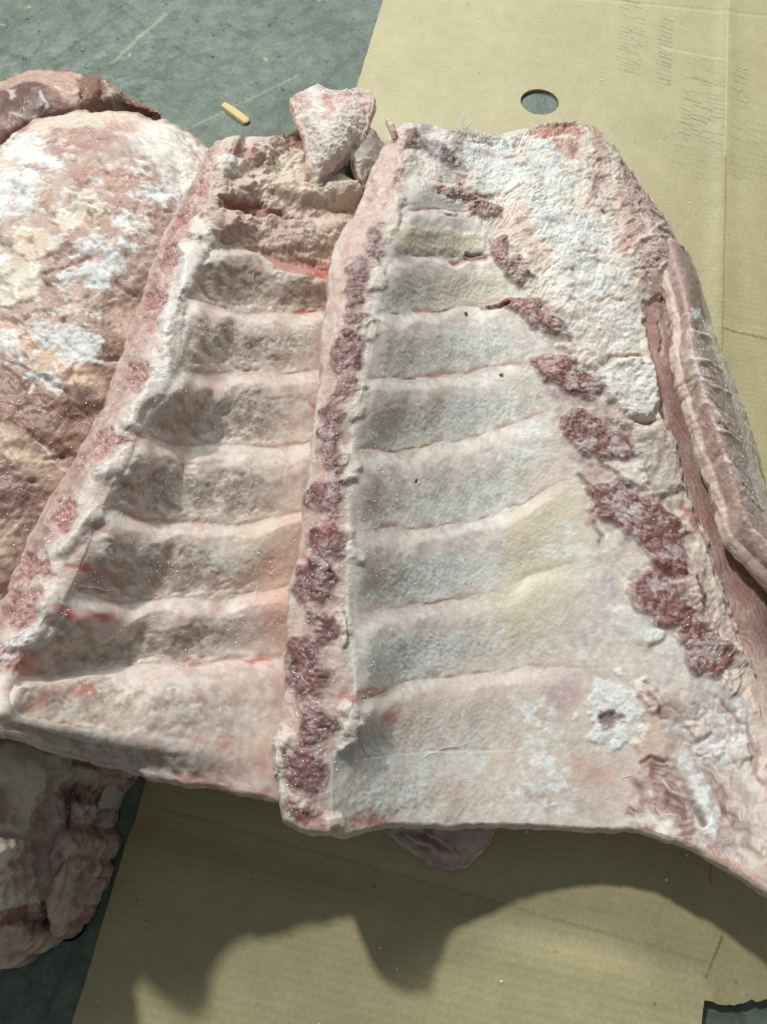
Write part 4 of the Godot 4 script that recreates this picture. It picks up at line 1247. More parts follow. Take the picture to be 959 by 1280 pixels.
	# the sawn spine: pink bone, white caps where the ribs join, a fatty outer edge
	patch(s, pl([-0.183, -0.6731, -0.1593, -0.6645, -0.1677, -0.6154, -0.1737, -0.5543, -0.1801, -0.5145, -0.1868, -0.4731, -0.191, -0.4146, -0.2, -0.3727, -0.2073, -0.3128, -0.2171, -0.2634, -0.2331, -0.2196, -0.2474, -0.1769, -0.2576, -0.1307, -0.2619, -0.0847, -0.2795, -0.076, -0.2837, -0.1104, -0.2684, -0.1707, -0.2563, -0.2426, -0.2337, -0.3165, -0.2258, -0.3797, -0.2187, -0.4525, -0.2137, -0.5103, -0.196, -0.6042]), Color(0.46, 0.25, 0.22), 0.8, 0.006, {"other": Color(0.64, 0.50, 0.45), "of": 150.0, "rough": 0.0022, "rf": 120.0, "lump": 0.002, "part": s.part("sawn_edge", flesh_material)})
	patch(s, pl([-0.1786, -0.6528, -0.1837, -0.6182, -0.2052, -0.5558, -0.2095, -0.5034, -0.2143, -0.4414, -0.2225, -0.3731, -0.2306, -0.309, -0.2519, -0.2356, -0.2706, -0.1711, -0.2785, -0.1089, -0.2851, -0.108, -0.2727, -0.1714, -0.2554, -0.2423, -0.2337, -0.3164, -0.2255, -0.3801, -0.2185, -0.453, -0.2134, -0.5113, -0.1957, -0.618]), Color(0.60, 0.44, 0.37), 0.7, 0.003, {"other": Color(0.36, 0.19, 0.16), "of": 70.0})
	for q in [pl([-0.1867, -0.6129, -0.199, -0.5616, -0.2045, -0.5154]), pl([-0.2087, -0.4906, -0.2112, -0.459, -0.2134, -0.4285]), pl([-0.2186, -0.3922, -0.2149, -0.35, -0.2169, -0.3221]), pl([-0.2313, -0.2919, -0.2387, -0.2654, -0.2424, -0.2436]), pl([-0.2496, -0.2239, -0.2556, -0.1986, -0.2613, -0.1842]), pl([-0.264, -0.1604, -0.2689, -0.1376, -0.2744, -0.1245])]:
		line(s, q, 0.0055, Color(0.33, 0.19, 0.175), 0.75, -0.0015, {"broken": 0.4, "warp": 0.005})
	var bone := {"other": Color(0.52, 0.28, 0.26), "of": 170.0, "rough": 0.0024, "rf": 260.0, "grain": 0.35, "gf": 420.0, "bias": 0.2, "warp": 0.006, "lift": -0.002, "crack": 0.0012, "part": -1}
	for f in [pl([-0.1837, -0.6084, -0.1714, -0.6076, -0.1686, -0.5848, -0.1759, -0.5698, -0.1892, -0.5866]), pl([-0.2055, -0.5712, -0.1832, -0.5641, -0.1745, -0.5462, -0.185, -0.5337, -0.2034, -0.5452]), pl([-0.2121, -0.5237, -0.1896, -0.5123, -0.1837, -0.4914, -0.1899, -0.4739, -0.2055, -0.484]), pl([-0.2112, -0.459, -0.1927, -0.4534, -0.1871, -0.4268, -0.1968, -0.4202, -0.211, -0.4324]), pl([-0.2149, -0.3743, -0.195, -0.3698, -0.1879, -0.3506, -0.1965, -0.3384, -0.2093, -0.3471]), pl([-0.2275, -0.3054, -0.2052, -0.2975, -0.1999, -0.2872, -0.2086, -0.2727, -0.222, -0.2777]), pl([-0.2452, -0.2429, -0.2244, -0.2334, -0.221, -0.2196, -0.2304, -0.2091, -0.2476, -0.2233]), pl([-0.2644, -0.2004, -0.2328, -0.185, -0.2298, -0.1755, -0.2486, -0.1723, -0.2642, -0.1798]), pl([-0.2726, -0.1703, -0.2382, -0.1666, -0.2318, -0.1472, -0.2426, -0.1332, -0.2611, -0.1407]), pl([-0.2759, -0.1347, -0.2455, -0.1242, -0.2437, -0.1153, -0.2532, -0.1055, -0.2675, -0.1122])]:
		bone.part = s.part("vertebra", flesh_material)
		patch(s, f, Color(0.29, 0.10, 0.095), 0.9, 0.005, bone)
	var cap := {"lift": 0.0048, "rough": 0.0006, "rf": 70.0, "vary": 0.12, "warp": 0.004, "wf": 70.0, "other": Color(0.68, 0.57, 0.51), "of": 120.0, "part": -1}
	for f in [pl([-0.1728, -0.6423, -0.1568, -0.6466, -0.1451, -0.6523, -0.1488, -0.6367, -0.1586, -0.6144, -0.1703, -0.6225]), pl([-0.183, -0.5425, -0.1727, -0.544, -0.1597, -0.5278, -0.1529, -0.5215, -0.1575, -0.5124, -0.1693, -0.516, -0.1802, -0.5218]), pl([-0.1891, -0.508, -0.1716, -0.5112, -0.1642, -0.5009, -0.1625, -0.4918, -0.1674, -0.4766, -0.1747, -0.4501, -0.1811, -0.4427, -0.1818, -0.4777]), pl([-0.1896, -0.431, -0.1791, -0.4425, -0.1747, -0.4277, -0.1771, -0.4082, -0.182, -0.3884, -0.1893, -0.4051]), pl([-0.188, -0.3871, -0.1793, -0.3952, -0.1763, -0.3731, -0.1827, -0.3755]), pl([-0.1909, -0.361, -0.1769, -0.3678, -0.1738, -0.3505, -0.1782, -0.3364, -0.1846, -0.3283, -0.1916, -0.3203, -0.1965, -0.3017, -0.2009, -0.3019, -0.1987, -0.3221, -0.1949, -0.3382]), pl([-0.2078, -0.2776, -0.1969, -0.2874, -0.1944, -0.2754, -0.2011, -0.2637, -0.2098, -0.2528, -0.2159, -0.258]), pl([-0.2198, -0.2282, -0.2117, -0.2333, -0.2104, -0.2241, -0.2171, -0.2089, -0.2253, -0.1943, -0.2318, -0.1946, -0.2288, -0.2041]), pl([-0.2354, -0.1631, -0.2263, -0.1661, -0.2245, -0.1521, -0.2289, -0.1422, -0.2365, -0.1277, -0.244, -0.1196, -0.2486, -0.1246, -0.2382, -0.1377]), pl([-0.2516, -0.1052, -0.246, -0.104, -0.237, -0.0874, -0.2347, -0.0752, -0.2398, -0.0758])]:
		cap.part = s.part("cartilage_cap", fat_material)
		patch(s, f, Color(0.75, 0.68, 0.62), 0.9, 0.005, cap)
	for f in [pl([-0.1708, -0.6392, -0.1543, -0.6482, -0.1466, -0.649, -0.1564, -0.6243]), pl([-0.1833, -0.3881, -0.1775, -0.3821, -0.1753, -0.3535, -0.1828, -0.3342, -0.1918, -0.3308, -0.1849, -0.3566]), pl([-0.1897, -0.431, -0.1795, -0.4369, -0.1771, -0.4082, -0.1817, -0.3792, -0.1875, -0.3984]), pl([-0.1865, -0.5022, -0.1699, -0.5079, -0.1719, -0.4737, -0.1797, -0.4472]), pl([-0.2513, -0.1296, -0.2339, -0.1424, -0.2368, -0.1278, -0.2508, -0.1122, -0.2613, -0.1225])]:
		patch(s, f, FROST, 0.6, 0.004, {"grain": 0.6, "gf": 420.0, "bias": 0.05, "cloud": 0.4, "rough": 0.0003})
	# blood at the roots of the ribs and in the creases
	for q in [[pl([-0.2112, -0.2334, -0.1959, -0.2369, -0.1785, -0.2418]), 0.003, 0.5], [pl([-0.2263, -0.1848, -0.2091, -0.1845, -0.1979, -0.188]), 0.004, 0.75], [pl([-0.2233, -0.1567, -0.2223, -0.1528, -0.2249, -0.1477]), 0.005, 0.85], [pl([-0.2198, -0.1546, -0.2095, -0.1577, -0.1978, -0.1638]), 0.0035, 0.7], [pl([-0.2471, -0.1046, -0.2412, -0.1148, -0.2348, -0.1245]), 0.005, 0.6], [pl([-0.2357, -0.0903, -0.2241, -0.0956, -0.2083, -0.1016, -0.2004, -0.1037]), 0.003, 0.55], [pl([-0.2033, -0.1002, -0.2144, -0.0945]), 0.0025, 0.6], [pl([-0.1083, -0.1374, -0.0965, -0.1428, -0.0817, -0.1454]), 0.003, 0.85], [pl([-0.1111, -0.1387, -0.1041, -0.1321]), 0.003, 0.8], [pl([-0.1563, -0.1318, -0.1319, -0.1364, -0.1073, -0.1398]), 0.0022, 0.45], [pl([-0.0916, -0.4779, -0.0744, -0.4888, -0.057, -0.5004]), 0.0025, 0.8], [pl([-0.057, -0.5004, -0.0541, -0.4769]), 0.004, 0.6], [pl([-0.0976, -0.225, -0.0975, -0.212]), 0.004, 0.5], [pl([-0.0708, -0.3821, -0.0626, -0.3815]), 0.003, 0.6], [pl([-0.1372, -0.0728, -0.1063, -0.0718]), 0.0035, 0.5], [pl([-0.1754, -0.0652, -0.1626, -0.0627]), 0.003, 0.6], [pl([-0.168, -0.3003, -0.1697, -0.2886]), 0.003, 0.3], [pl([-0.1525, -0.0492, -0.1142, -0.0428, -0.0785, -0.0374]), 0.0035, 0.5], [pl([-0.1259, -0.0552, -0.1063, -0.0537, -0.0858, -0.055]), 0.006, 0.35], [pl([-0.202, -0.2547, -0.1884, -0.2578]), 0.003, 0.5], [pl([-0.2109, -0.2194, -0.2077, -0.211]), 0.005, 0.5], [pl([-0.2237, -0.0901, -0.236, -0.0842]), 0.004, 0.4]]:
		line(s, q[0], q[1], BLOOD, q[2], -0.0006, {"broken": 0.6, "warp": 0.003})
	patch(s, pl([-0.1007, -0.2312, -0.0805, -0.2711, -0.0735, -0.2285, -0.0786, -0.1655, -0.083, -0.152, -0.1036, -0.1752, -0.1173, -0.1936]), Color(0.66, 0.40, 0.32), 0.6, 0.012, {"vary": 0.08})
	patch(s, pl([-0.1074, -0.2666, -0.0805, -0.2711, -0.0809, -0.235, -0.0996, -0.2147, -0.1173, -0.1936, -0.1246, -0.2059]), Color(0.66, 0.53, 0.42), 0.55, 0.01, {})
	patch(s, pl([-0.2234, -0.2611, -0.1974, -0.2756, -0.1553, -0.293, -0.1049, -0.2971, -0.1037, -0.2746, -0.1522, -0.2566, -0.1963, -0.2447]), FROST, 0.45, 0.008, {"grain": 1.0, "gf": 480.0, "bias": -0.2, "rough": 0.0005})
	for f in [pl([-0.1825, -0.4219, -0.1338, -0.4535, -0.0707, -0.4748, -0.0655, -0.4444, -0.1313, -0.4106, -0.1768, -0.3806]), pl([-0.1742, -0.3541, -0.1298, -0.391, -0.0894, -0.3833, -0.0869, -0.3501, -0.1394, -0.3329, -0.1814, -0.3164]), pl([-0.211, -0.2239, -0.1506, -0.2402, -0.1007, -0.2312, -0.1058, -0.2082, -0.1758, -0.1998, -0.213, -0.1908]), pl([-0.2234, -0.1442, -0.183, -0.153, -0.1263, -0.1597, -0.1251, -0.1435, -0.1965, -0.1303, -0.2318, -0.1232]), pl([-0.2369, -0.1004, -0.1671, -0.1175, -0.0891, -0.1243, -0.0923, -0.0889, -0.1682, -0.0818, -0.2285, -0.0826]), pl([-0.2061, -0.0667, -0.137, -0.0673, -0.086, -0.0654, -0.0837, -0.0421, -0.1388, -0.0496, -0.1993, -0.0619])]:
		patch(s, f, Color(0.76, 0.74, 0.68), 0.55, 0.01, {"grain": 1.0, "bias": -0.2, "clump": 0.4, "gf": 480.0, "rough": 0.0004})
	finish(s, root, "rib_membrane", fat_material, {"thick": [0.06, 0.03, 0.015, 0.07], "bulge": 0.004, "a": Color(0.50, 0.30, 0.26), "b": PALE})
	crystals(s, pl([-0.1819, -0.4182, -0.0711, -0.4793, -0.0693, -0.3381, -0.0856, -0.1591, -0.21, -0.0929, -0.2323, -0.1192, -0.212, -0.2285, -0.1914, -0.3292]), 2600, 0.0002, 0.0007, 0.9)
	crystals(s, pl([-0.2058, -0.4938, -0.1791, -0.6448, -0.1493, -0.6679, -0.1616, -0.5026, -0.1768, -0.3578, -0.2155, -0.2528, -0.2323, -0.1646, -0.2481, -0.1118, -0.2676, -0.1199, -0.2495, -0.2239, -0.2197, -0.362]), 1500, 0.00025, 0.0009, 0.4)
	strands(s, [pl([-0.1248, -0.5109, -0.1235, -0.4906, -0.1189, -0.4739]), pl([-0.1337, -0.4525, -0.1302, -0.4335, -0.1238, -0.414]), pl([-0.1394, -0.3831, -0.133, -0.354, -0.1334, -0.3342]), pl([-0.1166, -0.3623, -0.1083, -0.3534, -0.1064, -0.3421]), pl([-0.1639, -0.3471, -0.1649, -0.3268]), pl([-0.1035, -0.4654, -0.1043, -0.4378]), pl([-0.1182, -0.3265, -0.1152, -0.2957, -0.1158, -0.265]), pl([-0.1583, -0.3756, -0.1555, -0.3823]), pl([-0.1181, -0.3979, -0.1276, -0.3985, -0.1363, -0.3864]), pl([-0.1046, -0.223, -0.1051, -0.1822, -0.1012, -0.1563]), pl([-0.228, -0.1754, -0.225, -0.1615]), pl([-0.2256, -0.1754, -0.2123, -0.1728, -0.1933, -0.1816]), pl([-0.0866, -0.3349, -0.0856, -0.2709])], 0.00045)
	# folded flap and the web of grey membrane at the far end
	var fnet := [
		[Vector3(-0.103, 0.112, -0.7817), Vector3(-0.0849, 0.1232, -0.7854), Vector3(-0.0493, 0.1176, -0.7875), Vector3(-0.0181, 0.1008, -0.8095)],
		[Vector3(-0.0944, 0.1232, -0.7384), Vector3(-0.0698, 0.14, -0.7236), Vector3(-0.0411, 0.1344, -0.7306), Vector3(-0.014, 0.112, -0.765)],
		[Vector3(-0.0836, 0.1288, -0.7011), Vector3(-0.0624, 0.1434, -0.6862), Vector3(-0.0419, 0.1366, -0.6942), Vector3(-0.0232, 0.1176, -0.7205)],
		[Vector3(-0.078, 0.1288, -0.6682), Vector3(-0.0645, 0.1366, -0.6594), Vector3(-0.0483, 0.1322, -0.6679), Vector3(-0.0342, 0.1176, -0.6951)],
		[Vector3(-0.0756, 0.1176, -0.645), Vector3(-0.0684, 0.121, -0.6414), Vector3(-0.0621, 0.1187, -0.6495), Vector3(-0.0563, 0.112, -0.6672)],
	]
	var fs := sheet(fnet, 0.0013)
	ground_coat(fs, Color(0.60, 0.45, 0.39), Color(0.70, 0.61, 0.55), 60.0, 3.2)
	patch(fs, pl([-0.0711, -0.7823, -0.0358, -0.7921, -0.0166, -0.7969, -0.0194, -0.7592, -0.0411, -0.7306, -0.0652, -0.7334]), Color(0.54, 0.30, 0.25), 0.75, 0.005, {"rough": 0.0022, "rf": 200.0})
	patch(fs, pl([-0.1019, -0.782, -0.0876, -0.7832, -0.0768, -0.753, -0.0917, -0.7539]), Color(0.52, 0.28, 0.24), 0.7, 0.004)
	patch(fs, pl([-0.0964, -0.7833, -0.0179, -0.8072, -0.0287, -0.7051, -0.0667, -0.6425, -0.079, -0.6763]), FROST, 0.5, 0.006, {"grain": 1.0, "gf": 420.0, "clump": 0.4, "rough": 0.0016, "rf": 200.0})
	patch(fs, pl([-0.0541, -0.6962, -0.0217, -0.7488, -0.0343, -0.6948, -0.0613, -0.6515, -0.0627, -0.658]), Color(0.74, 0.66, 0.56), 0.6, 0.005, {})
	var fs_holder := Node3D.new()
	fs_holder.name = "folded_flap"
	root.add_child(fs_holder)
	finish(fs, fs_holder, "flap_body", frost_material, {"thick": [0.014, 0.012, 0.010, 0.016], "bulge": 0.004, "a": PINK, "b": PALE})
	crystals(fs, pl([-0.0994, -0.7825, -0.0184, -0.8083, -0.0361, -0.692, -0.07, -0.6414]), 900, 0.0003, 0.0010, 0.1)
	var wnet := [
		[Vector3(-0.0261, 0.1105, -0.729), Vector3(-0.012, 0.1105, -0.7352), Vector3(0.004, 0.0975, -0.7233)],
		[Vector3(-0.034, 0.117, -0.6851), Vector3(-0.0168, 0.117, -0.6851), Vector3(0.0022, 0.104, -0.6938)],
		[Vector3(-0.0332, 0.1105, -0.6712), Vector3(-0.0236, 0.1105, -0.6607), Vector3(-0.0013, 0.0975, -0.6831)],
		[Vector3(-0.0255, 0.104, -0.6584), Vector3(-0.0203, 0.104, -0.6595), Vector3(-0.0066, 0.091, -0.6818)],
	]
	var ws := sheet(wnet, 0.0013)
	ground_coat(ws, Color(0.34, 0.29, 0.25), Color(0.25, 0.19, 0.17), 50.0, 1.6)
	line(ws, pl([-0.0287, -0.6789, -0.0203, -0.6812, -0.0013, -0.6877]), 0.0016, PALE, 0.7, 0.001)
	line(ws, pl([-0.0323, -0.6711, -0.0236, -0.6593, -0.0066, -0.6814]), 0.0016, PALE, 0.7, 0.001)
	var ws_holder := Node3D.new()
	ws_holder.name = "grey_web"
	root.add_child(ws_holder)
	finish(ws, ws_holder, "web_body", flesh_material, {"thick": [0.008, 0.008, 0.006, 0.008], "bulge": 0.002, "a": GREY, "b": PALE})


func right_rack() -> void:
	var net := [
		[Vector3(0.0083, 0.1148, -0.7202), Vector3(0.0223, 0.1229, -0.7301), Vector3(0.04, 0.1188, -0.7314), Vector3(0.0555, 0.112, -0.7358), Vector3(0.0708, 0.1158, -0.7252), Vector3(0.0994, 0.1013, -0.7388), Vector3(0.1276, 0.0945, -0.7443), Vector3(0.1601, 0.0945, -0.7545), Vector3(0.1937, 0.0918, -0.7668), Vector3(0.2298, 0.081, -0.78), Vector3(0.2727, 0.044, -0.8072)],
		[Vector3(-0.0139, 0.1215, -0.6556), Vector3(0.0046, 0.1296, -0.6501), Vector3(0.0214, 0.1256, -0.6523), Vector3(0.0361, 0.1188, -0.6586), Vector3(0.0559, 0.1124, -0.6552), Vector3(0.0829, 0.1013, -0.6637), Vector3(0.1144, 0.0945, -0.6685), Vector3(0.163, 0.0945, -0.6745), Vector3(0.2238, 0.0877, -0.6938), Vector3(0.2679, 0.0783, -0.7042), Vector3(0.3067, 0.0385, -0.7335)],
		[Vector3(-0.0288, 0.1282, -0.591), Vector3(-0.0076, 0.1404, -0.582), Vector3(0.0133, 0.1363, -0.5892), Vector3(0.0272, 0.1296, -0.595), Vector3(0.055, 0.11, -0.6158), Vector3(0.0912, 0.0918, -0.6342), Vector3(0.1258, 0.0918, -0.6342), Vector3(0.1726, 0.0945, -0.6315), Vector3(0.2307, 0.0891, -0.6392), Vector3(0.2862, 0.081, -0.6451), Vector3(0.3272, 0.0385, -0.6781)],
		[Vector3(-0.046, 0.135, -0.5449), Vector3(-0.025, 0.1458, -0.5308), Vector3(0.0004, 0.1418, -0.5266), Vector3(0.0137, 0.135, -0.5318), Vector3(0.0452, 0.1083, -0.5529), Vector3(0.085, 0.085, -0.5739), Vector3(0.1187, 0.0864, -0.5749), Vector3(0.1765, 0.0918, -0.5721), Vector3(0.2408, 0.0891, -0.5778), Vector3(0.2961, 0.0891, -0.5811), Vector3(0.343, 0.0385, -0.6242)],
		[Vector3(-0.0533, 0.1391, -0.4583), Vector3(-0.0348, 0.1499, -0.4516), Vector3(-0.0129, 0.1458, -0.4566), Vector3(-0.0004, 0.1391, -0.4611), Vector3(0.0399, 0.1053, -0.4869), Vector3(0.0873, 0.0783, -0.5165), Vector3(0.137, 0.081, -0.5225), Vector3(0.1797, 0.0864, -0.5039), Vector3(0.2497, 0.0837, -0.504), Vector3(0.314, 0.0621, -0.5263), Vector3(0.3547, 0.033, -0.5463)],
		[Vector3(-0.0553, 0.1418, -0.3876), Vector3(-0.0381, 0.1525, -0.3803), Vector3(-0.0201, 0.1485, -0.383), Vector3(-0.0082, 0.1418, -0.3867), Vector3(0.0385, 0.1019, -0.4152), Vector3(0.0968, 0.0716, -0.4422), Vector3(0.1529, 0.0743, -0.4471), Vector3(0.2019, 0.081, -0.433), Vector3(0.2759, 0.0743, -0.4375), Vector3(0.3185, 0.0621, -0.4506), Vector3(0.3649, 0.033, -0.4706)],
		[Vector3(-0.0602, 0.1431, -0.3125), Vector3(-0.0464, 0.1539, -0.3066), Vector3(-0.0306, 0.1499, -0.308), Vector3(-0.0194, 0.1431, -0.3109), Vector3(0.0223, 0.1013, -0.3351), Vector3(0.0936, 0.0675, -0.3701), Vector3(0.1731, 0.0702, -0.3964), Vector3(0.2271, 0.0783, -0.3754), Vector3(0.2875, 0.0675, -0.3684), Vector3(0.3258, 0.0621, -0.3759), Vector3(0.3729, 0.033, -0.3878)],
		[Vector3(-0.066, 0.1444, -0.2432), Vector3(-0.0474, 0.1566, -0.2381), Vector3(-0.0311, 0.1525, -0.2391), Vector3(-0.0204, 0.1458, -0.2412), Vector3(0.0213, 0.1009, -0.257), Vector3(0.0933, 0.0648, -0.2841), Vector3(0.1941, 0.0675, -0.3293), Vector3(0.2513, 0.0756, -0.2963), Vector3(0.3029, 0.0648, -0.2931), Vector3(0.3356, 0.0621, -0.3025), Vector3(0.377, 0.033, -0.303)],
		[Vector3(-0.0725, 0.1458, -0.167), Vector3(-0.0512, 0.1566, -0.1651), Vector3(-0.0302, 0.1525, -0.1675), Vector3(-0.0201, 0.1458, -0.1689), Vector3(0.0204, 0.0989, -0.1875), Vector3(0.0932, 0.0635, -0.213), Vector3(0.2066, 0.0675, -0.2443), Vector3(0.2666, 0.0756, -0.2076), Vector3(0.3119, 0.0675, -0.2065), Vector3(0.3468, 0.0621, -0.2271), Vector3(0.3822, 0.033, -0.2253)],
		[Vector3(-0.073, 0.1458, -0.1059), Vector3(-0.049, 0.1566, -0.1039), Vector3(-0.0242, 0.1525, -0.1024), Vector3(-0.0145, 0.1458, -0.103), Vector3(0.0197, 0.0969, -0.1252), Vector3(0.0895, 0.0621, -0.1417), Vector3(0.1815, 0.0648, -0.1425), Vector3(0.2566, 0.0783, -0.1302), Vector3(0.3045, 0.0756, -0.1308), Vector3(0.3382, 0.0621, -0.1335), Vector3(0.3749, 0.033, -0.1253)],
		[Vector3(-0.0761, 0.1485, -0.062), Vector3(-0.0569, 0.1566, -0.0584), Vector3(-0.0381, 0.1525, -0.0589), Vector3(-0.0289, 0.1458, -0.059), Vector3(0.0125, 0.107, -0.0665), Vector3(0.0852, 0.0675, -0.0752), Vector3(0.1742, 0.0648, -0.0774), Vector3(0.2441, 0.0756, -0.0668), Vector3(0.2831, 0.0864, -0.0597), Vector3(0.3086, 0.0945, -0.0501), Vector3(0.3371, 0.081, -0.0364)],
		[Vector3(-0.0658, 0.1512, -0.0211), Vector3(-0.0517, 0.1512, -0.0139), Vector3(-0.0356, 0.1472, -0.014), Vector3(-0.0266, 0.1377, -0.0138), Vector3(0.0122, 0.1053, -0.0195), Vector3(0.0812, 0.0756, -0.0198), Vector3(0.1652, 0.0621, -0.0185), Vector3(0.2201, 0.0837, -0.0111), Vector3(0.2509, 0.0972, 0.0076), Vector3(0.2737, 0.1107, 0.0251), Vector3(0.2997, 0.108, 0.0425)],
	]
	var root := thing("rib_rack", "right pork rib rack with its belly flap, lying on top of the left one", "rib rack")
	var s := sheet(net, 0.0011)
	ground_coat(s, Color(0.69, 0.62, 0.565), Color(0.62, 0.54, 0.50), 20.0, 0.6)
	mottle(s, Color(0.67, 0.59, 0.44), 0.35, 22.0, -0.08, 5.0)
	mottle(s, Color(0.54, 0.41, 0.38), 0.5, 32.0, -0.08, 31.0)
	mottle(s, Color(0.74, 0.74, 0.70), 0.55, 40.0, -0.05, 71.0)
	wander(s, 0.045)
	ribs(s, 1.0, 9.99, 2.9, 6.2, 0.0040, 1.2, Color(0.50, 0.24, 0.18), 0.75)
	var names := []
	for k in 11:
		names.append(s.part("rib", fat_material))
	for k in s.p.size():
		var v := s.v[k]
		var u := s.u[k]
		if v < 1.0 or v > 11.0 or u < 2.8 or u > 5.95:
			continue
		var w := s.p[k]
		var f := v - floorf(v) + 0.10 * noise.get_noise_2d(w.x * 60.0, w.z * 60.0)
		var meat := smoothstep(0.34, 0.52, f) * smoothstep(0.97, 0.85, f) * smoothstep(2.9, 3.3, u) * smoothstep(5.9, 5.4, u)
		var fleck := noise.get_noise_2d(w.x * 230.0 + 4.0, w.z * 230.0)
		var tone := Color(0.48, 0.44, 0.37).lerp(Color(0.68, 0.68, 0.63), clampf(0.5 + 0.8 * noise.get_noise_2d(w.x * 60.0, w.z * 60.0 + 8.0) + 0.6 * fleck, 0.0, 1.0))
		s.c[k] = s.c[k].lerp(tone, meat * 0.7)
		s.h[k] += meat * 0.00025 * fleck
		s.id[k] = names[mini(int(v), 10)]
	# warm fat towards the breast and the near end
	patch(s, pl([0.1732, -0.3979, 0.1985, -0.3298, 0.1802, -0.2891, 0.087, -0.2258, 0.0973, -0.168, 0.1509, -0.1481, 0.2154, -0.1319, 0.2247, -0.0614, 0.1996, -0.0159, 0.0491, -0.0201, 0.0249, -0.0581, -0.0228, -0.0984, 0.0545, -0.1346, 0.0867, -0.211, 0.1208, -0.2903]), Color(0.67, 0.53, 0.45), 0.5, 0.02, {"vary": 0.1})
	patch(s, pl([0.1208, -0.2903, 0.1943, -0.3206, 0.1932, -0.2563, 0.1694, -0.1973, 0.1258, -0.1684, 0.0849, -0.1751, 0.1004, -0.226]), Color(0.66, 0.58, 0.42), 0.6, 0.015, {"vary": 0.08})
	for f in [pl([-0.0266, -0.3081, -0.0065, -0.298, -0.0063, -0.2619, -0.0255, -0.2496]), pl([-0.0252, -0.4239, 0.0153, -0.4483, 0.0312, -0.4271, -0.0141, -0.3889]), pl([-0.0206, -0.3725, 0.0228, -0.3907, 0.015, -0.3483, -0.0235, -0.319]), pl([-0.0251, -0.2176, 0.014, -0.24, 0.0068, -0.192, -0.0245, -0.1826]), pl([-0.0339, -0.0757, 0.0002, -0.0919, 0.0249, -0.0581, -0.0227, -0.0338]), pl([-0.0075, -0.6157, 0.051, -0.6258, 0.0414, -0.5716, 0.0005, -0.5448]), pl([-0.0073, -0.5122, 0.0322, -0.5362, 0.0283, -0.4934, -0.0105, -0.4637])]:
		patch(s, f, Color(0.46, 0.40, 0.36), 0.5, 0.012, {"other": Color(0.55, 0.46, 0.42), "warp": 0.008, "grain": 0.4})
	patch(s, pl([-0.0232, -0.2992, -0.0062, -0.2923, -0.001, -0.2557, -0.0255, -0.2446]), Color(0.48, 0.36, 0.34), 0.5, 0.008, {"grain": 0.4})
	for f in [pl([0.033, -0.2811, 0.121, -0.323, 0.1372, -0.3015, 0.089, -0.2841, 0.0289, -0.267]), pl([0.0134, -0.2335, 0.1022, -0.2578, 0.1079, -0.223, 0.0133, -0.1944]), pl([0.071, -0.419, 0.1283, -0.4266, 0.1359, -0.4092, 0.0861, -0.3765, 0.0619, -0.3663]), pl([-0.0122, -0.1563, 0.0989, -0.1892, 0.0969, -0.154, 0.0136, -0.1282, -0.0144, -0.1221]), pl([0.1269, -0.3919, 0.1647, -0.3821, 0.1549, -0.3438, 0.1239, -0.34]), pl([0.177, -0.2796, 0.1932, -0.2496, 0.1672, -0.2306, 0.1509, -0.2498]), pl([0.0648, -0.4901, 0.1241, -0.5035, 0.1302, -0.4722, 0.0719, -0.455]), pl([-0.0174, -0.0666, 0.0803, -0.093, 0.0905, -0.0619, -0.0057, -0.0339])]:
		patch(s, f, Color(0.76, 0.79, 0.77), 0.75, 0.010, {"grain": 0.75, "gf": 430.0, "bias": 0.05, "clump": 0.4, "cloud": 0.4, "rough": 0.0003, "warp": 0.014, "wf": 90.0})
	# the far end of the rack
	patch(s, pl([0.0085, -0.7198, 0.0399, -0.7314, 0.0994, -0.7388, 0.1462, -0.7466, 0.1609, -0.7053, 0.1233, -0.6692, 0.0688, -0.6458, 0.0171, -0.6327, -0.0075, -0.6015, -0.027, -0.5857, -0.0139, -0.6544]), Color(0.60, 0.50, 0.44), 0.8, 0.008, {"other": Color(0.70, 0.66, 0.62), "of": 70.0, "rough": 0.0020, "rf": 120.0, "lump": 0.004, "part": s.part("neck_end", flesh_material)})
	patch(s, pl([0.0388, -0.7099, 0.0573, -0.715, 0.0756, -0.6992, 0.0916, -0.6882, 0.0881, -0.6812, 0.0697, -0.6758, 0.0517, -0.6867, 0.0403, -0.7005]), Color(0.17, 0.10, 0.11), 0.85, 0.004, {"grain": 0.35, "bias": 0.2, "rough": 0.0014, "part": s.part("lean_muscle", flesh_material)})
	patch(s, pl([0.0247, -0.7135, 0.0375, -0.7255, 0.0389, -0.7099, 0.028, -0.6961]), Color(0.26, 0.09, 0.08), 0.8, 0.003)
	patch(s, pl([0.0558, -0.6433, 0.0872, -0.661, 0.1223, -0.6506, 0.1131, -0.6445, 0.0782, -0.6406, 0.0565, -0.6359]), Color(0.36, 0.16, 0.13), 0.75, 0.003, {"grain": 0.4, "bias": 0.15, "lift": -0.003})
	patch(s, pl([0.0003, -0.6242, 0.0185, -0.6331, 0.0201, -0.6126, 0.0084, -0.6028, 0.0004, -0.6095]), Color(0.38, 0.12, 0.11), 0.8, 0.003, {"grain": 0.3, "bias": 0.2})
	patch(s, pl([0.0035, -0.5565, 0.0675, -0.5979, 0.1076, -0.6052, 0.1054, -0.584, 0.0675, -0.5713, 0.0163, -0.5407, -0.0012, -0.5427]), Color(0.68, 0.61, 0.47), 0.8, 0.005, {"lift": 0.002})
	patch(s, pl([0.008, -0.5368, 0.0241, -0.5402, 0.0271, -0.5325, 0.0161, -0.5243]), Color(0.36, 0.22, 0.26), 0.6, 0.005, {})
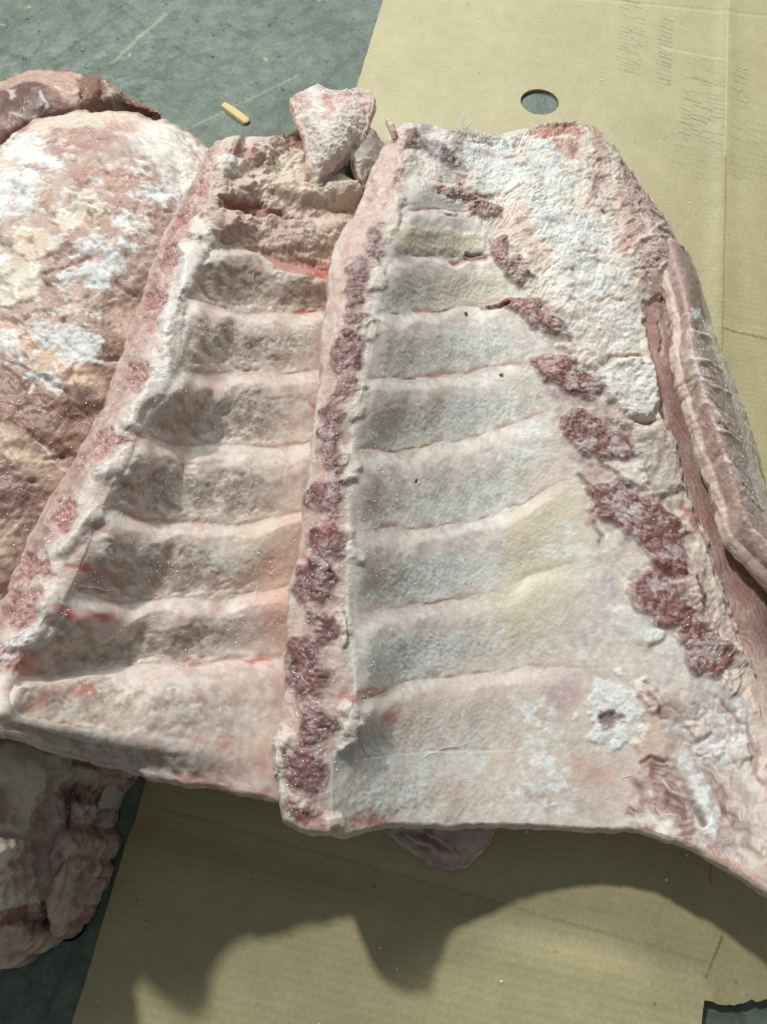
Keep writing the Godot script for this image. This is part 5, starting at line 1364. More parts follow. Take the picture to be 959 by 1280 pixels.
	patch(s, pl([0.0538, -0.5414, 0.1343, -0.5556, 0.1418, -0.5327, 0.1006, -0.5212, 0.0486, -0.5015]), Color(0.66, 0.60, 0.47), 0.6, 0.008, {"rough": 0.0012, "rf": 160.0})
	# fat and frost along the breast edge
	var fat := s.part("breast_fat", fat_material)
	patch(s, pl([0.1455, -0.7441, 0.2036, -0.7701, 0.2724, -0.8067, 0.3021, -0.7191, 0.281, -0.5904, 0.2636, -0.5069, 0.2692, -0.4507, 0.2811, -0.3107, 0.2912, -0.2542, 0.3006, -0.2102, 0.3067, -0.1413, 0.3025, -0.11, 0.2788, -0.1245, 0.2715, -0.237, 0.236, -0.3495, 0.2046, -0.4194, 0.1696, -0.4751, 0.142, -0.535, 0.1195, -0.5956, 0.1045, -0.6468, 0.1404, -0.668]), Color(0.70, 0.62, 0.53), 0.9, 0.005, {"other": Color(0.68, 0.56, 0.46), "of": 80.0, "rough": 0.0011, "rf": 110.0, "lump": 0.005, "fibre": 0.1, "ff": 300.0, "turn": 2.2, "part": fat})
	var snow := {"grain": 0.5, "gf": 420.0, "bias": 0.2, "clump": 0.35, "cloud": 0.8, "lift": 0.0007, "rough": 0.0009, "rf": 150.0, "other": Color(0.66, 0.61, 0.60), "of": 60.0, "warp": 0.014, "wf": 120.0, "vary": 0.12, "fibre": 0.07, "turn": 1.2, "part": -1}
	for f in [pl([0.1517, -0.7274, 0.1832, -0.732, 0.2016, -0.7135, 0.211, -0.68, 0.2051, -0.6484, 0.1824, -0.6398, 0.1602, -0.6496, 0.1449, -0.6746]), pl([0.1618, -0.6316, 0.1913, -0.6396, 0.2157, -0.6282, 0.241, -0.6071, 0.245, -0.5824, 0.2189, -0.574, 0.1901, -0.5768, 0.1666, -0.5906]), pl([0.1762, -0.5648, 0.2189, -0.5702, 0.2488, -0.57, 0.2582, -0.5478, 0.247, -0.5202, 0.2138, -0.5071, 0.19, -0.5117, 0.1734, -0.5349]), pl([0.2076, -0.5062, 0.2375, -0.5103, 0.2592, -0.5037, 0.2555, -0.4718, 0.2369, -0.4567, 0.2127, -0.4654]), pl([0.0873, -0.7221, 0.1448, -0.7288, 0.1508, -0.6865, 0.1315, -0.6658, 0.1057, -0.6762, 0.0806, -0.6863]), pl([0.1526, -0.6505, 0.1906, -0.6466, 0.1788, -0.601, 0.1581, -0.6126])]:
		snow.part = s.part("frost_patch", frost_material)
		patch(s, f, FROST, 0.92, 0.004, snow)
	patch(s, pl([0.1088, -0.7368, 0.2963, -0.7543, 0.2789, -0.5905, 0.2563, -0.4496, 0.2059, -0.4378, 0.1708, -0.4932, 0.1368, -0.5939, 0.1054, -0.6671]), FROST, 0.55, 0.01, {"grain": 1.0, "gf": 420.0, "bias": -0.12, "clump": 0.5, "rough": 0.0008, "rf": 400.0})
	patch(s, pl([0.1216, -0.6348, 0.148, -0.6435, 0.1583, -0.6318, 0.1574, -0.6024, 0.176, -0.5597, 0.1589, -0.5513, 0.1445, -0.5809, 0.1251, -0.6053]), Color(0.68, 0.53, 0.44), 0.8, 0.005, {"rough": 0.0018, "rf": 190.0})
	patch(s, pl([0.1682, -0.7558, 0.1938, -0.7668, 0.2242, -0.7774, 0.2357, -0.7622, 0.2265, -0.7478, 0.2078, -0.7543, 0.186, -0.7405, 0.168, -0.7453]), Color(0.50, 0.23, 0.17), 0.85, 0.003, {"lift": -0.003, "part": s.part("lean_muscle", flesh_material)})
	for q in [pl([0.145, -0.5922, 0.1588, -0.5793, 0.1767, -0.5741]), pl([0.1765, -0.5721, 0.203, -0.5792, 0.2362, -0.5742]), pl([0.1381, -0.6335, 0.1539, -0.6026, 0.1549, -0.5809]), pl([0.2083, -0.5108, 0.2306, -0.5193, 0.256, -0.5166]), pl([0.1906, -0.6466, 0.2174, -0.6352, 0.2487, -0.6431]), pl([0.1944, -0.5598, 0.2001, -0.5383, 0.1928, -0.5112]), pl([0.0693, -0.6712, 0.0917, -0.6693, 0.1149, -0.6772]), pl([0.0005, -0.6004, 0.0165, -0.5903, 0.0419, -0.6105]), pl([0.1077, -0.7132, 0.1433, -0.7088, 0.1618, -0.7227])]:
		line(s, q, 0.0030, Color(0.54, 0.38, 0.33), 0.5, -0.0012, {"broken": 0.6, "warp": 0.005})
	patch(s, pl([0.1971, -0.7434, 0.2216, -0.7433, 0.2263, -0.7168, 0.2091, -0.7104, 0.1973, -0.724]), Color(0.52, 0.28, 0.22), 0.75, 0.004, {"rough": 0.0012})
	patch(s, pl([0.2475, -0.7851, 0.2615, -0.7845, 0.2602, -0.7241, 0.2481, -0.6981, 0.2379, -0.7188]), Color(0.50, 0.28, 0.24), 0.6, 0.004)
	# lean showing at the far right, then the red strip in the fold
	patch(s, pl([0.2328, -0.7269, 0.2691, -0.732, 0.3076, -0.7267, 0.3309, -0.6636, 0.2962, -0.5528, 0.267, -0.5425, 0.2491, -0.5824, 0.2362, -0.6375, 0.2301, -0.6822]), Color(0.52, 0.36, 0.31), 0.75, 0.007, {"other": Color(0.66, 0.56, 0.49), "of": 70.0, "fibre": 0.22, "ff": 260.0, "turn": 2.3, "warp": 0.010, "rough": 0.002, "rf": 110.0, "crack": 0.0014, "cf": 90.0, "part": s.part("flank_lean", flesh_material)})
	patch(s, pl([0.2312, -0.6781, 0.245, -0.6996, 0.2488, -0.6882, 0.2304, -0.6489, 0.2149, -0.6349]), Color(0.42, 0.25, 0.22), 0.75, 0.003, {"fibre": 0.25, "turn": 2.2})
	patch(s, pl([0.2556, -0.672, 0.2764, -0.6577, 0.2735, -0.6084, 0.267, -0.5909, 0.2514, -0.5877, 0.2602, -0.6286]), Color(0.50, 0.29, 0.23), 0.7, 0.005, {"fibre": 0.25, "turn": 2.4, "other": MAUVE})
	patch(s, pl([0.245, -0.5824, 0.273, -0.6047, 0.2721, -0.59, 0.2528, -0.5726]), Color(0.55, 0.30, 0.22), 0.7, 0.003)
	patch(s, pl([0.2669, -0.5489, 0.2947, -0.5589, 0.3029, -0.552, 0.2764, -0.5303, 0.2644, -0.5335]), Color(0.56, 0.31, 0.22), 0.7, 0.004)
	var strip := s.part("red_strip", flesh_material)
	patch(s, pl([0.2706, -0.5219, 0.2959, -0.5321, 0.2997, -0.4726, 0.2993, -0.4379, 0.3034, -0.4072, 0.3099, -0.3662, 0.3153, -0.3243, 0.3183, -0.2788, 0.3342, -0.2408, 0.3804, -0.2053, 0.3581, -0.1156, 0.3161, -0.1265, 0.3084, -0.1611, 0.302, -0.2126, 0.2962, -0.2627, 0.2842, -0.3113, 0.2838, -0.3684, 0.2708, -0.388, 0.2701, -0.4511, 0.2678, -0.4879]), Color(0.44, 0.27, 0.235), 0.9, 0.003, {"other": Color(0.37, 0.19, 0.165), "of": 60.0, "fibre": 0.22, "turn": 1.15, "lift": -0.004, "part": strip})
	patch(s, pl([0.2706, -0.5219, 0.2959, -0.5321, 0.2993, -0.4379, 0.3099, -0.3662, 0.3183, -0.2788, 0.3342, -0.2408, 0.3796, -0.1763, 0.3157, -0.1318, 0.302, -0.2126, 0.2842, -0.3113, 0.2708, -0.388]), Color(0.62, 0.52, 0.47), 0.4, 0.006, {"grain": 1.0, "gf": 420.0, "bias": -0.3, "clump": 0.6})
	patch(s, pl([0.2749, -0.2984, 0.2892, -0.2868, 0.2968, -0.2626, 0.2869, -0.2653, 0.2779, -0.2789]), Color(0.36, 0.12, 0.10), 0.7, 0.003, {})
	patch(s, pl([0.2878, -0.241, 0.3008, -0.193, 0.3099, -0.1677, 0.3107, -0.1458, 0.2982, -0.1659, 0.289, -0.202]), Color(0.62, 0.47, 0.42), 0.6, 0.004, {"fibre": 0.3, "turn": 1.1})
	# lean along the outer edge above the fold
	patch(s, pl([0.2733, -0.7482, 0.3072, -0.7297, 0.3285, -0.6711, 0.3427, -0.62, 0.3545, -0.5462, 0.3419, -0.502, 0.3014, -0.4822, 0.2843, -0.5026, 0.2721, -0.536, 0.2695, -0.5805, 0.2716, -0.6423]), Color(0.43, 0.29, 0.265), 0.92, 0.003, {"other": Color(0.58, 0.45, 0.40), "of": 90.0, "fibre": 0.16, "turn": 0.65, "rough": 0.0012, "crack": 0.0004, "cf": 60.0, "part": s.part("flank_lean", flesh_material)})
	for q in [pl([0.2714, -0.7869, 0.2959, -0.7404, 0.3137, -0.7134]), pl([0.2547, -0.6159, 0.2775, -0.6279, 0.2979, -0.6217, 0.3251, -0.637]), pl([0.2605, -0.5818, 0.2861, -0.6042, 0.3233, -0.6594]), pl([0.271, -0.5906, 0.3165, -0.6134, 0.3418, -0.6249]), pl([0.283, -0.5584, 0.3118, -0.5718, 0.3468, -0.5911]), pl([0.3044, -0.5348, 0.343, -0.546])]:
		line(s, q, 0.0022, Color(0.72, 0.63, 0.55), 0.85, 0.002)
	for q in [pl([0.2938, -0.6146, 0.3316, -0.634, 0.3376, -0.6073]), pl([0.2959, -0.7404, 0.3107, -0.7211, 0.3247, -0.6827]), pl([0.2957, -0.652, 0.3289, -0.6705]), pl([0.3046, -0.5764, 0.3406, -0.5981]), pl([0.2864, -0.5042, 0.2892, -0.4832, 0.2812, -0.4592]), pl([0.2854, -0.6628, 0.2988, -0.6464])]:
		line(s, q, 0.0014, Color(0.28, 0.13, 0.11), 0.5, -0.003, {"broken": 0.2})
	line(s, pl([0.2892, -0.2868, 0.2945, -0.2545, 0.299, -0.2161, 0.3051, -0.1774, 0.3075, -0.1466]), 0.0016, Color(0.27, 0.12, 0.1), 0.6, -0.004, {"broken": 0.1})
	# dark diaphragm meat where the rib tips end
	var meat := {"other": Color(0.25, 0.10, 0.08), "of": 150.0, "rough": 0.0024, "rf": 150.0, "lift": 0.0042, "warp": 0.007, "wf": 70.0, "vary": 0.3, "crack": 0.0012, "cf": 170.0, "part": -1}
	patch(s, pl([0.1327, -0.5242, 0.1722, -0.5111, 0.1908, -0.4813, 0.1918, -0.4563, 0.2184, -0.4283, 0.2181, -0.397, 0.2461, -0.3672, 0.2414, -0.3325, 0.2315, -0.3149, 0.2708, -0.2924, 0.279, -0.2543, 0.2834, -0.222, 0.2948, -0.1804, 0.3011, -0.1459, 0.2609, -0.1342, 0.2448, -0.1682, 0.2108, -0.1985, 0.228, -0.224, 0.2354, -0.2468, 0.1918, -0.2803, 0.1909, -0.3121, 0.1706, -0.3722, 0.1685, -0.4071, 0.1453, -0.4476, 0.1695, -0.4661, 0.1405, -0.5074]), Color(0.30, 0.155, 0.145), 0.75, 0.007, {"other": Color(0.56, 0.44, 0.41), "of": 90.0, "warp": 0.012, "wf": 110.0, "rough": 0.0016, "rf": 150.0, "grain": 0.4, "bias": 0.1})
	var pieces := [pl([0.0905, -0.6376, 0.1098, -0.6471, 0.1265, -0.6364, 0.131, -0.6229, 0.109, -0.6238, 0.0917, -0.6269]), pl([0.1116, -0.597, 0.1261, -0.595, 0.1324, -0.5754, 0.152, -0.5595, 0.1566, -0.5461, 0.1401, -0.5428, 0.1279, -0.553, 0.1198, -0.5731]), pl([0.1063, -0.5164, 0.1333, -0.5231, 0.1563, -0.5178, 0.1716, -0.5007, 0.1876, -0.4846, 0.1855, -0.4702, 0.1718, -0.4772, 0.1539, -0.4916, 0.1406, -0.5089]), pl([0.1515, -0.4499, 0.1686, -0.456, 0.1818, -0.4509, 0.1938, -0.4357, 0.2149, -0.4246, 0.211, -0.4105, 0.1973, -0.4054, 0.1799, -0.4146, 0.1659, -0.428]), pl([0.175, -0.3892, 0.1863, -0.3951, 0.2046, -0.3922, 0.2205, -0.373, 0.2351, -0.3671, 0.2403, -0.3492, 0.2336, -0.3338, 0.2084, -0.3405, 0.1876, -0.3506, 0.1762, -0.373]), pl([0.193, -0.3099, 0.2064, -0.3183, 0.2256, -0.3156, 0.2379, -0.2997, 0.2524, -0.2968, 0.2647, -0.2858, 0.2717, -0.2557, 0.2708, -0.231, 0.2552, -0.2262, 0.2444, -0.2378, 0.237, -0.254, 0.2202, -0.2683, 0.2, -0.2831]), pl([0.2191, -0.2224, 0.2383, -0.234, 0.2605, -0.2273, 0.2765, -0.2222, 0.2736, -0.1881, 0.2877, -0.1753, 0.2953, -0.1615, 0.2985, -0.1457, 0.2797, -0.1295, 0.262, -0.1334, 0.2518, -0.153, 0.2467, -0.1727, 0.2342, -0.1825, 0.2183, -0.197])]
	for f in pieces:
		meat.part = s.part("dark_muscle", flesh_material)
		patch(s, f, DARK, 0.93, 0.0045, meat)
	for f in [pl([0.1515, -0.4499, 0.1688, -0.4553, 0.1762, -0.4482, 0.1721, -0.4278, 0.1631, -0.4332]), pl([0.1717, -0.5066, 0.1333, -0.5231, 0.1167, -0.5177, 0.1323, -0.5126]), pl([0.113, -0.5961, 0.1229, -0.5922, 0.1267, -0.5644, 0.1176, -0.5764])]:
		patch(s, f, Color(0.42, 0.15, 0.10), 0.7, 0.004, {})
	for f in pieces:
		patch(s, f, Color(0.62, 0.55, 0.55), 0.55, 0.006, {"grain": 1.0, "gf": 400.0, "bias": -0.1, "clump": 0.7, "rough": 0.0004, "rf": 520.0})
	# white and grey lumps of cartilage right of the dark meat
	for f in [[pl([0.2167, -0.4429, 0.2482, -0.4504, 0.2713, -0.4463, 0.2729, -0.4065, 0.2584, -0.3826, 0.2368, -0.3825, 0.2205, -0.4016, 0.212, -0.4195]), Color(0.72, 0.70, 0.66), 0.006], [pl([0.2422, -0.3679, 0.2684, -0.375, 0.2808, -0.3479, 0.2806, -0.3099, 0.2568, -0.3001, 0.2412, -0.3123, 0.2412, -0.3419]), Color(0.46, 0.39, 0.36), 0.004], [pl([0.2543, -0.2147, 0.2736, -0.2231, 0.2767, -0.1887, 0.2874, -0.1651, 0.2999, -0.161, 0.3061, -0.1456, 0.2954, -0.1559, 0.2766, -0.1712, 0.2707, -0.1938]), Color(0.66, 0.50, 0.44), 0.004], [pl([0.1767, -0.466, 0.208, -0.4593, 0.2196, -0.4452, 0.207, -0.4323, 0.1894, -0.4429]), Color(0.72, 0.62, 0.54), 0.004], [pl([0.2107, -0.336, 0.2404, -0.3285, 0.2481, -0.304, 0.2294, -0.3125]), Color(0.70, 0.62, 0.54), 0.004]]:
		patch(s, f[0], f[1], 0.85, 0.004, {"lift": f[2], "rough": 0.0016, "rf": 210.0, "grain": 0.2, "bias": 0.3, "part": s.part("cartilage", fat_material)})
	for q in [pl([0.2147, -0.4363, 0.2275, -0.4509, 0.2488, -0.4539, 0.2618, -0.4533]), pl([0.2324, -0.384, 0.2479, -0.3786, 0.2696, -0.3844]), pl([0.2744, -0.4067, 0.275, -0.385, 0.2784, -0.3718]), pl([0.182, -0.3297, 0.1954, -0.314, 0.2009, -0.2879]), pl([0.1918, -0.2803, 0.1999, -0.2632, 0.197, -0.249])]:
		line(s, q, 0.0022, Color(0.30, 0.19, 0.15), 0.6, -0.004)
	# spine: sawn vertebrae in a chain, cream fat on both sides
	patch(s, pl([0.0085, -0.7198, 0.0282, -0.7077, 0.0169, -0.6197, -0.0012, -0.5236, -0.0129, -0.4566, -0.0193, -0.3832, -0.0292, -0.3082, -0.0297, -0.2392, -0.0278, -0.1676, -0.0232, -0.1023, -0.0359, -0.0587, -0.0409, -0.0137, -0.0516, -0.0139, -0.0659, -0.0225, -0.076, -0.062, -0.0729, -0.1059, -0.0724, -0.167, -0.0658, -0.2431, -0.06, -0.3124, -0.0551, -0.3875, -0.0531, -0.4582, -0.0458, -0.5447, -0.0287, -0.5908, -0.0138, -0.6556]), Color(0.66, 0.53, 0.46), 0.85, 0.004, {"other": Color(0.56, 0.36, 0.31), "of": 140.0, "rough": 0.0014, "rf": 120.0, "lump": 0.002, "part": s.part("spine_fat", fat_material)})
	line(s, pl([-0.0094, -0.5419, -0.0253, -0.4916, -0.0311, -0.4249, -0.0385, -0.3645, -0.0459, -0.3223, -0.044, -0.2769, -0.0477, -0.233, -0.053, -0.1906, -0.0503, -0.1509, -0.0548, -0.1155, -0.0519, -0.0801, -0.0568, -0.052, -0.0557, -0.0242]), 0.0085, Color(0.36, 0.20, 0.185), 0.7, 0.0, {"broken": 0.35, "warp": 0.004, "ends": 0.03})
	var bone := {"other": Color(0.25, 0.12, 0.115), "of": 150.0, "rough": 0.0020, "rf": 130.0, "lift": 0.0022, "crack": 0.0010, "warp": 0.006, "wf": 90.0, "vary": 0.3, "part": -1}
	for f in [pl([0.0247, -0.7135, 0.0373, -0.72, 0.0382, -0.6995, 0.0251, -0.6901]), pl([-0.0137, -0.5597, -0.0045, -0.5626, -0.0012, -0.5266, -0.009, -0.5122, -0.0164, -0.5283]), pl([-0.0322, -0.5176, -0.0181, -0.5237, -0.0158, -0.4969, -0.022, -0.4641, -0.0321, -0.4571, -0.0345, -0.4919]), pl([-0.032, -0.4465, -0.0174, -0.4503, -0.0128, -0.4416, -0.0214, -0.4238, -0.0295, -0.425]), pl([-0.0416, -0.4267, -0.029, -0.4304, -0.021, -0.4137, -0.0249, -0.3819, -0.036, -0.375, -0.0436, -0.3974]), pl([-0.0387, -0.3752, -0.0232, -0.3772, -0.0215, -0.3671, -0.0316, -0.3493, -0.0384, -0.3538]), pl([-0.0535, -0.3479, -0.0397, -0.3539, -0.0365, -0.3328, -0.0414, -0.3116, -0.0489, -0.3021, -0.0542, -0.3257]), pl([-0.0447, -0.2964, -0.033, -0.3026, -0.0289, -0.2881, -0.0337, -0.2779, -0.0442, -0.2783]), pl([-0.0594, -0.2765, -0.0388, -0.2806, -0.0347, -0.2632, -0.0434, -0.2478, -0.0549, -0.25, -0.0629, -0.2629]), pl([-0.0598, -0.236, -0.0379, -0.2432, -0.0303, -0.229, -0.0311, -0.2134, -0.0442, -0.2013, -0.0603, -0.2083]), pl([-0.0683, -0.2086, -0.0434, -0.2066, -0.0356, -0.1868, -0.0401, -0.1759, -0.0522, -0.1699, -0.0679, -0.1835]), pl([-0.0529, -0.1651, -0.0352, -0.1668, -0.03, -0.1526, -0.0381, -0.1422, -0.0485, -0.1447]), pl([-0.0727, -0.1474, -0.0571, -0.1465, -0.0463, -0.1372, -0.0397, -0.1195, -0.045, -0.101, -0.0616, -0.0976, -0.0725, -0.1176]), pl([-0.0609, -0.0941, -0.0445, -0.0962, -0.0345, -0.0887, -0.0339, -0.0757, -0.046, -0.0706, -0.059, -0.0744]), pl([-0.0732, -0.0734, -0.0585, -0.0712, -0.0424, -0.0657, -0.0401, -0.0525, -0.0473, -0.0379, -0.0627, -0.0381, -0.0732, -0.0584]), pl([-0.0656, -0.0338, -0.0482, -0.0349, -0.0439, -0.0258, -0.0503, -0.0137, -0.061, -0.0183])]:
		bone.part = s.part("vertebra", flesh_material)
		patch(s, f, Color(0.15, 0.062, 0.062), 0.95, 0.0045, bone)
		patch(s, f, Color(0.56, 0.47, 0.46), 0.5, 0.005, {"grain": 1.0, "gf": 360.0, "bias": -0.18, "clump": 0.5, "rough": 0.0009, "rf": 520.0})
	for q in [[pl([-0.0378, -0.2382, -0.0439, -0.2328, -0.0484, -0.2433]), 0.003], [pl([-0.0419, -0.0266, -0.044, -0.0232]), 0.003], [pl([-0.0602, -0.2083, -0.0679, -0.2177]), 0.003], [pl([-0.0228, -0.0984, -0.0151, -0.1066, 0.007, -0.1158]), 0.0022], [pl([-0.0057, -0.0902, 0.0129, -0.0982]), 0.005], [pl([-0.0279, -0.0178, -0.0053, -0.0209, 0.0119, -0.0201]), 0.005], [pl([-0.0577, -0.022, -0.0436, -0.0168, -0.0278, -0.0148]), 0.004], [pl([-0.0318, -0.1067, -0.0243, -0.1024, -0.0177, -0.1015]), 0.004]]:
		line(s, q[0], q[1], BLOOD, 0.6, 0.0, {"broken": 0.5, "warp": 0.003})
	for f in [pl([0.0102, -0.6163, 0.0218, -0.6079, 0.0162, -0.569, 0.0052, -0.5451, 0.0017, -0.5652]), pl([-0.0073, -0.5122, 0.0032, -0.5086, -0.0026, -0.4833, -0.0131, -0.4814]), pl([-0.0171, -0.4454, -0.0071, -0.4479, -0.0099, -0.4214, -0.0181, -0.4197]), pl([-0.022, -0.3774, -0.0127, -0.3744, -0.019, -0.3447, -0.0284, -0.3343, -0.0261, -0.3557]), pl([-0.032, -0.3063, -0.0228, -0.3043, -0.024, -0.2808, -0.0309, -0.2783]), pl([-0.032, -0.2439, -0.023, -0.239, -0.0217, -0.2097, -0.0285, -0.2083])]:
		patch(s, f, Color(0.70, 0.60, 0.52), 0.85, 0.004, {"lift": 0.0030, "rough": 0.0006, "rf": 70.0, "warp": 0.005, "wf": 60.0, "part": s.part("cartilage_cap", fat_material)})
	for f in [pl([-0.0298, -0.0952, -0.0228, -0.0984, -0.0194, -0.085, -0.0229, -0.0712, -0.0305, -0.0674, -0.0272, -0.0841]), pl([-0.0759, -0.073, -0.0713, -0.0818, -0.0662, -0.0754, -0.0724, -0.0612, -0.0729, -0.048, -0.0752, -0.0565]), pl([-0.0339, -0.167, -0.0276, -0.1626, -0.0259, -0.1444, -0.0309, -0.1378, -0.0326, -0.1524]), pl([-0.0415, -0.0202, -0.0301, -0.0232, -0.0279, -0.0136, -0.0385, -0.0139])]:
		patch(s, f, Color(0.76, 0.66, 0.58), 0.85, 0.003, {"lift": 0.004, "part": s.part("cartilage_cap", fat_material)})
	line(s, pl([0.067, -0.5571, 0.0893, -0.5724, 0.1122, -0.5741]), 0.0028, Color(0.40, 0.15, 0.13), 0.8, -0.003)
	line(s, pl([0.0852, -0.5782, 0.107, -0.5787]), 0.0016, Color(0.10, 0.07, 0.06), 0.8, -0.003)
	line(s, pl([0.1068, -0.5143, 0.1325, -0.5177]), 0.0018, Color(0.12, 0.07, 0.05), 0.8, -0.004)
	line(s, pl([0.0551, -0.6135, 0.0684, -0.6136, 0.0822, -0.6247]), 0.0014, Color(0.16, 0.1, 0.08), 0.7, -0.002)
	line(s, pl([0.0199, -0.5358, 0.0326, -0.5354, 0.0536, -0.5531]), 0.003, Color(0.40, 0.24, 0.30), 0.5, 0.0)
	for q in [pl([0.1186, -0.4386, 0.1202, -0.4337]), pl([0.0838, -0.5062, 0.0865, -0.5018]), pl([0.0259, -0.304, 0.0286, -0.3036]), pl([0.238, -0.6374, 0.2405, -0.6325]), pl([0.2198, -0.1318, 0.2233, -0.1266])]:
		line(s, q, 0.0016, Color(0.10, 0.05, 0.04), 0.9, -0.003, {"ends": 0.02, "broken": 0.0})
	# the near end: purple stain, the frosted hole, the frosted slit, belly meat
	patch(s, pl([0.1407, -0.1331, 0.1634, -0.1368, 0.165, -0.1211, 0.1522, -0.1049, 0.1386, -0.1086, 0.1338, -0.1219]), Color(0.44, 0.29, 0.34), 0.65, 0.008, {"grain": 0.4, "bias": 0.15})
	patch(s, pl([0.1932, -0.2247, 0.2104, -0.2229, 0.2114, -0.2059, 0.2001, -0.2058]), Color(0.44, 0.36, 0.40), 0.6, 0.006, {"rough": 0.002})
	patch(s, pl([0.1799, -0.1303, 0.1994, -0.133, 0.2148, -0.1257, 0.2128, -0.1022, 0.2075, -0.0832, 0.1907, -0.0768, 0.1761, -0.084, 0.1712, -0.0997]), FROST, 0.85, 0.006, {"lift": 0.0018, "rough": 0.0014, "rf": 170.0, "warp": 0.012, "wf": 120.0, "grain": 0.4, "gf": 420.0, "bias": 0.25, "clump": 0.4, "cloud": 0.35, "part": s.part("frost_patch", frost_material)})
	patch(s, pl([0.183, -0.1052, 0.1933, -0.1064, 0.199, -0.1018, 0.1943, -0.0958, 0.187, -0.0921, 0.1816, -0.0976]), Color(0.24, 0.14, 0.14), 0.9, 0.003, {"lift": -0.005, "warp": 0.005})
	patch(s, pl([0.2146, -0.1238, 0.2313, -0.0989, 0.2349, -0.0798, 0.2267, -0.0668, 0.2073, -0.0611, 0.2071, -0.0797, 0.2161, -0.0986]), Color(0.66, 0.50, 0.40), 0.8, 0.005, {"lift": 0.003})
	patch(s, pl([0.2114, -0.0629, 0.2306, -0.0652, 0.2413, -0.0553, 0.2423, -0.036, 0.2422, -0.0131, 0.2324, -0.0105, 0.2156, -0.0162, 0.2038, -0.0152, 0.2062, -0.0365]), Color(0.23, 0.12, 0.105), 0.92, 0.006, {"fibre": 0.2, "ff": 260.0, "turn": 0.35, "other": Color(0.34, 0.20, 0.175), "of": 110.0, "warp": 0.016, "wf": 80.0, "rough": 0.002, "rf": 110.0, "part": s.part("belly_meat", flesh_material)})
	patch(s, pl([0.2306, -0.0652, 0.2557, -0.066, 0.2782, -0.0609, 0.2869, -0.041, 0.2758, -0.0016, 0.2635, 0.0101, 0.2411, -0.0069, 0.2423, -0.036]), Color(0.34, 0.235, 0.21), 0.9, 0.007, {"fibre": 0.16, "ff": 260.0, "turn": 1.0, "other": Color(0.50, 0.40, 0.36), "of": 80.0, "warp": 0.016, "wf": 80.0, "rough": 0.0022, "rf": 110.0, "part": s.part("belly_meat", flesh_material)})
	patch(s, pl([0.2151, -0.1278, 0.2333, -0.1228, 0.2587, -0.1154, 0.2541, -0.0976, 0.2372, -0.0987, 0.2244, -0.1049]), Color(0.46, 0.29, 0.26), 0.7, 0.005, {"lift": 0.002})
	patch(s, pl([0.2575, -0.1108, 0.2835, -0.1148, 0.2958, -0.0981, 0.2913, -0.0686, 0.2658, -0.0594, 0.2518, -0.0792]), Color(0.64, 0.58, 0.55), 0.75, 0.006, {"grain": 0.6, "bias": 0.1, "rough": 0.0022, "rf": 200.0})
	patch(s, pl([0.2989, -0.1507, 0.3312, -0.158, 0.3759, -0.1323, 0.337, -0.0365, 0.2969, 0.0334, 0.2712, 0.0161, 0.2858, -0.0353, 0.2983, -0.0983]), Color(0.68, 0.56, 0.48), 0.85, 0.006, {"other": Color(0.62, 0.44, 0.38), "rough": 0.0016, "part": s.part("belly_fat", fat_material)})
	patch(s, pl([0.2415, -0.0719, 0.2489, -0.0675, 0.2526, -0.0458, 0.2543, -0.0311, 0.2524, -0.0161, 0.2467, -0.0083, 0.2436, -0.0154, 0.2401, -0.0329, 0.24, -0.0538]), FROST, 0.85, 0.005, {"lift": 0.001, "rough": 0.0014, "warp": 0.008, "grain": 0.4, "gf": 420.0, "bias": 0.2, "cloud": 0.3, "part": s.part("frost_patch", frost_material)})
	line(s, pl([0.2407, -0.0362, 0.243, -0.027, 0.2467, -0.0165]), 0.003, Color(0.18, 0.09, 0.08), 0.85, -0.005, {"broken": 0.4})
	patch(s, pl([0.2607, -0.077, 0.2702, -0.0779, 0.2722, -0.072, 0.2642, -0.067]), Color(0.74, 0.74, 0.68), 0.9, 0.002, {"lift": 0.003})
	patch(s, pl([0.2807, -0.0793, 0.2905, -0.0796, 0.2891, -0.0691, 0.2801, -0.0604, 0.2755, -0.0665]), Color(0.72, 0.68, 0.58), 0.9, 0.002, {"lift": 0.003})
	patch(s, pl([0.2268, -0.1737, 0.2352, -0.1779, 0.2399, -0.1706, 0.2352, -0.1642, 0.2268, -0.1622]), Color(0.74, 0.72, 0.64), 0.95, 0.0015, {"lift": 0.003, "part": s.part("fat_flake", fat_material)})
	patch(s, pl([0.2014, -0.1964, 0.2248, -0.1929, 0.2327, -0.1725, 0.2257, -0.1596, 0.2133, -0.166, 0.2035, -0.1764]), Color(0.62, 0.62, 0.57), 0.7, 0.005, {"lift": 0.002, "rough": 0.001})
	for f in [pl([0.1074, -0.1139, 0.1348, -0.1171, 0.1449, -0.0873, 0.1538, -0.0614, 0.1467, -0.0311, 0.127, -0.0347, 0.1168, -0.0677]), pl([0.1007, -0.0466, 0.1213, -0.0615, 0.1423, -0.0591, 0.15, -0.0371, 0.1326, -0.0251, 0.1068, -0.0285])]:
		patch(s, f, FROST, 0.8, 0.008, {"grain": 0.9, "gf": 200.0, "rough": 0.0012, "warp": 0.01})
	patch(s, pl([0.1147, -0.0431, 0.1346, -0.0468, 0.1386, -0.036, 0.1195, -0.0335]), Color(0.36, 0.22, 0.24), 0.6, 0.006, {"grain": 0.7})
	patch(s, pl([0.1546, -0.0684, 0.1844, -0.0585, 0.1803, -0.0468, 0.1586, -0.048]), Color(0.62, 0.34, 0.27), 0.6, 0.01, {})
	patch(s, pl([0.0499, -0.0452, 0.067, -0.0513, 0.0646, -0.0307, 0.0493, -0.0274]), Color(0.50, 0.30, 0.29), 0.4, 0.01, {"grain": 0.5})
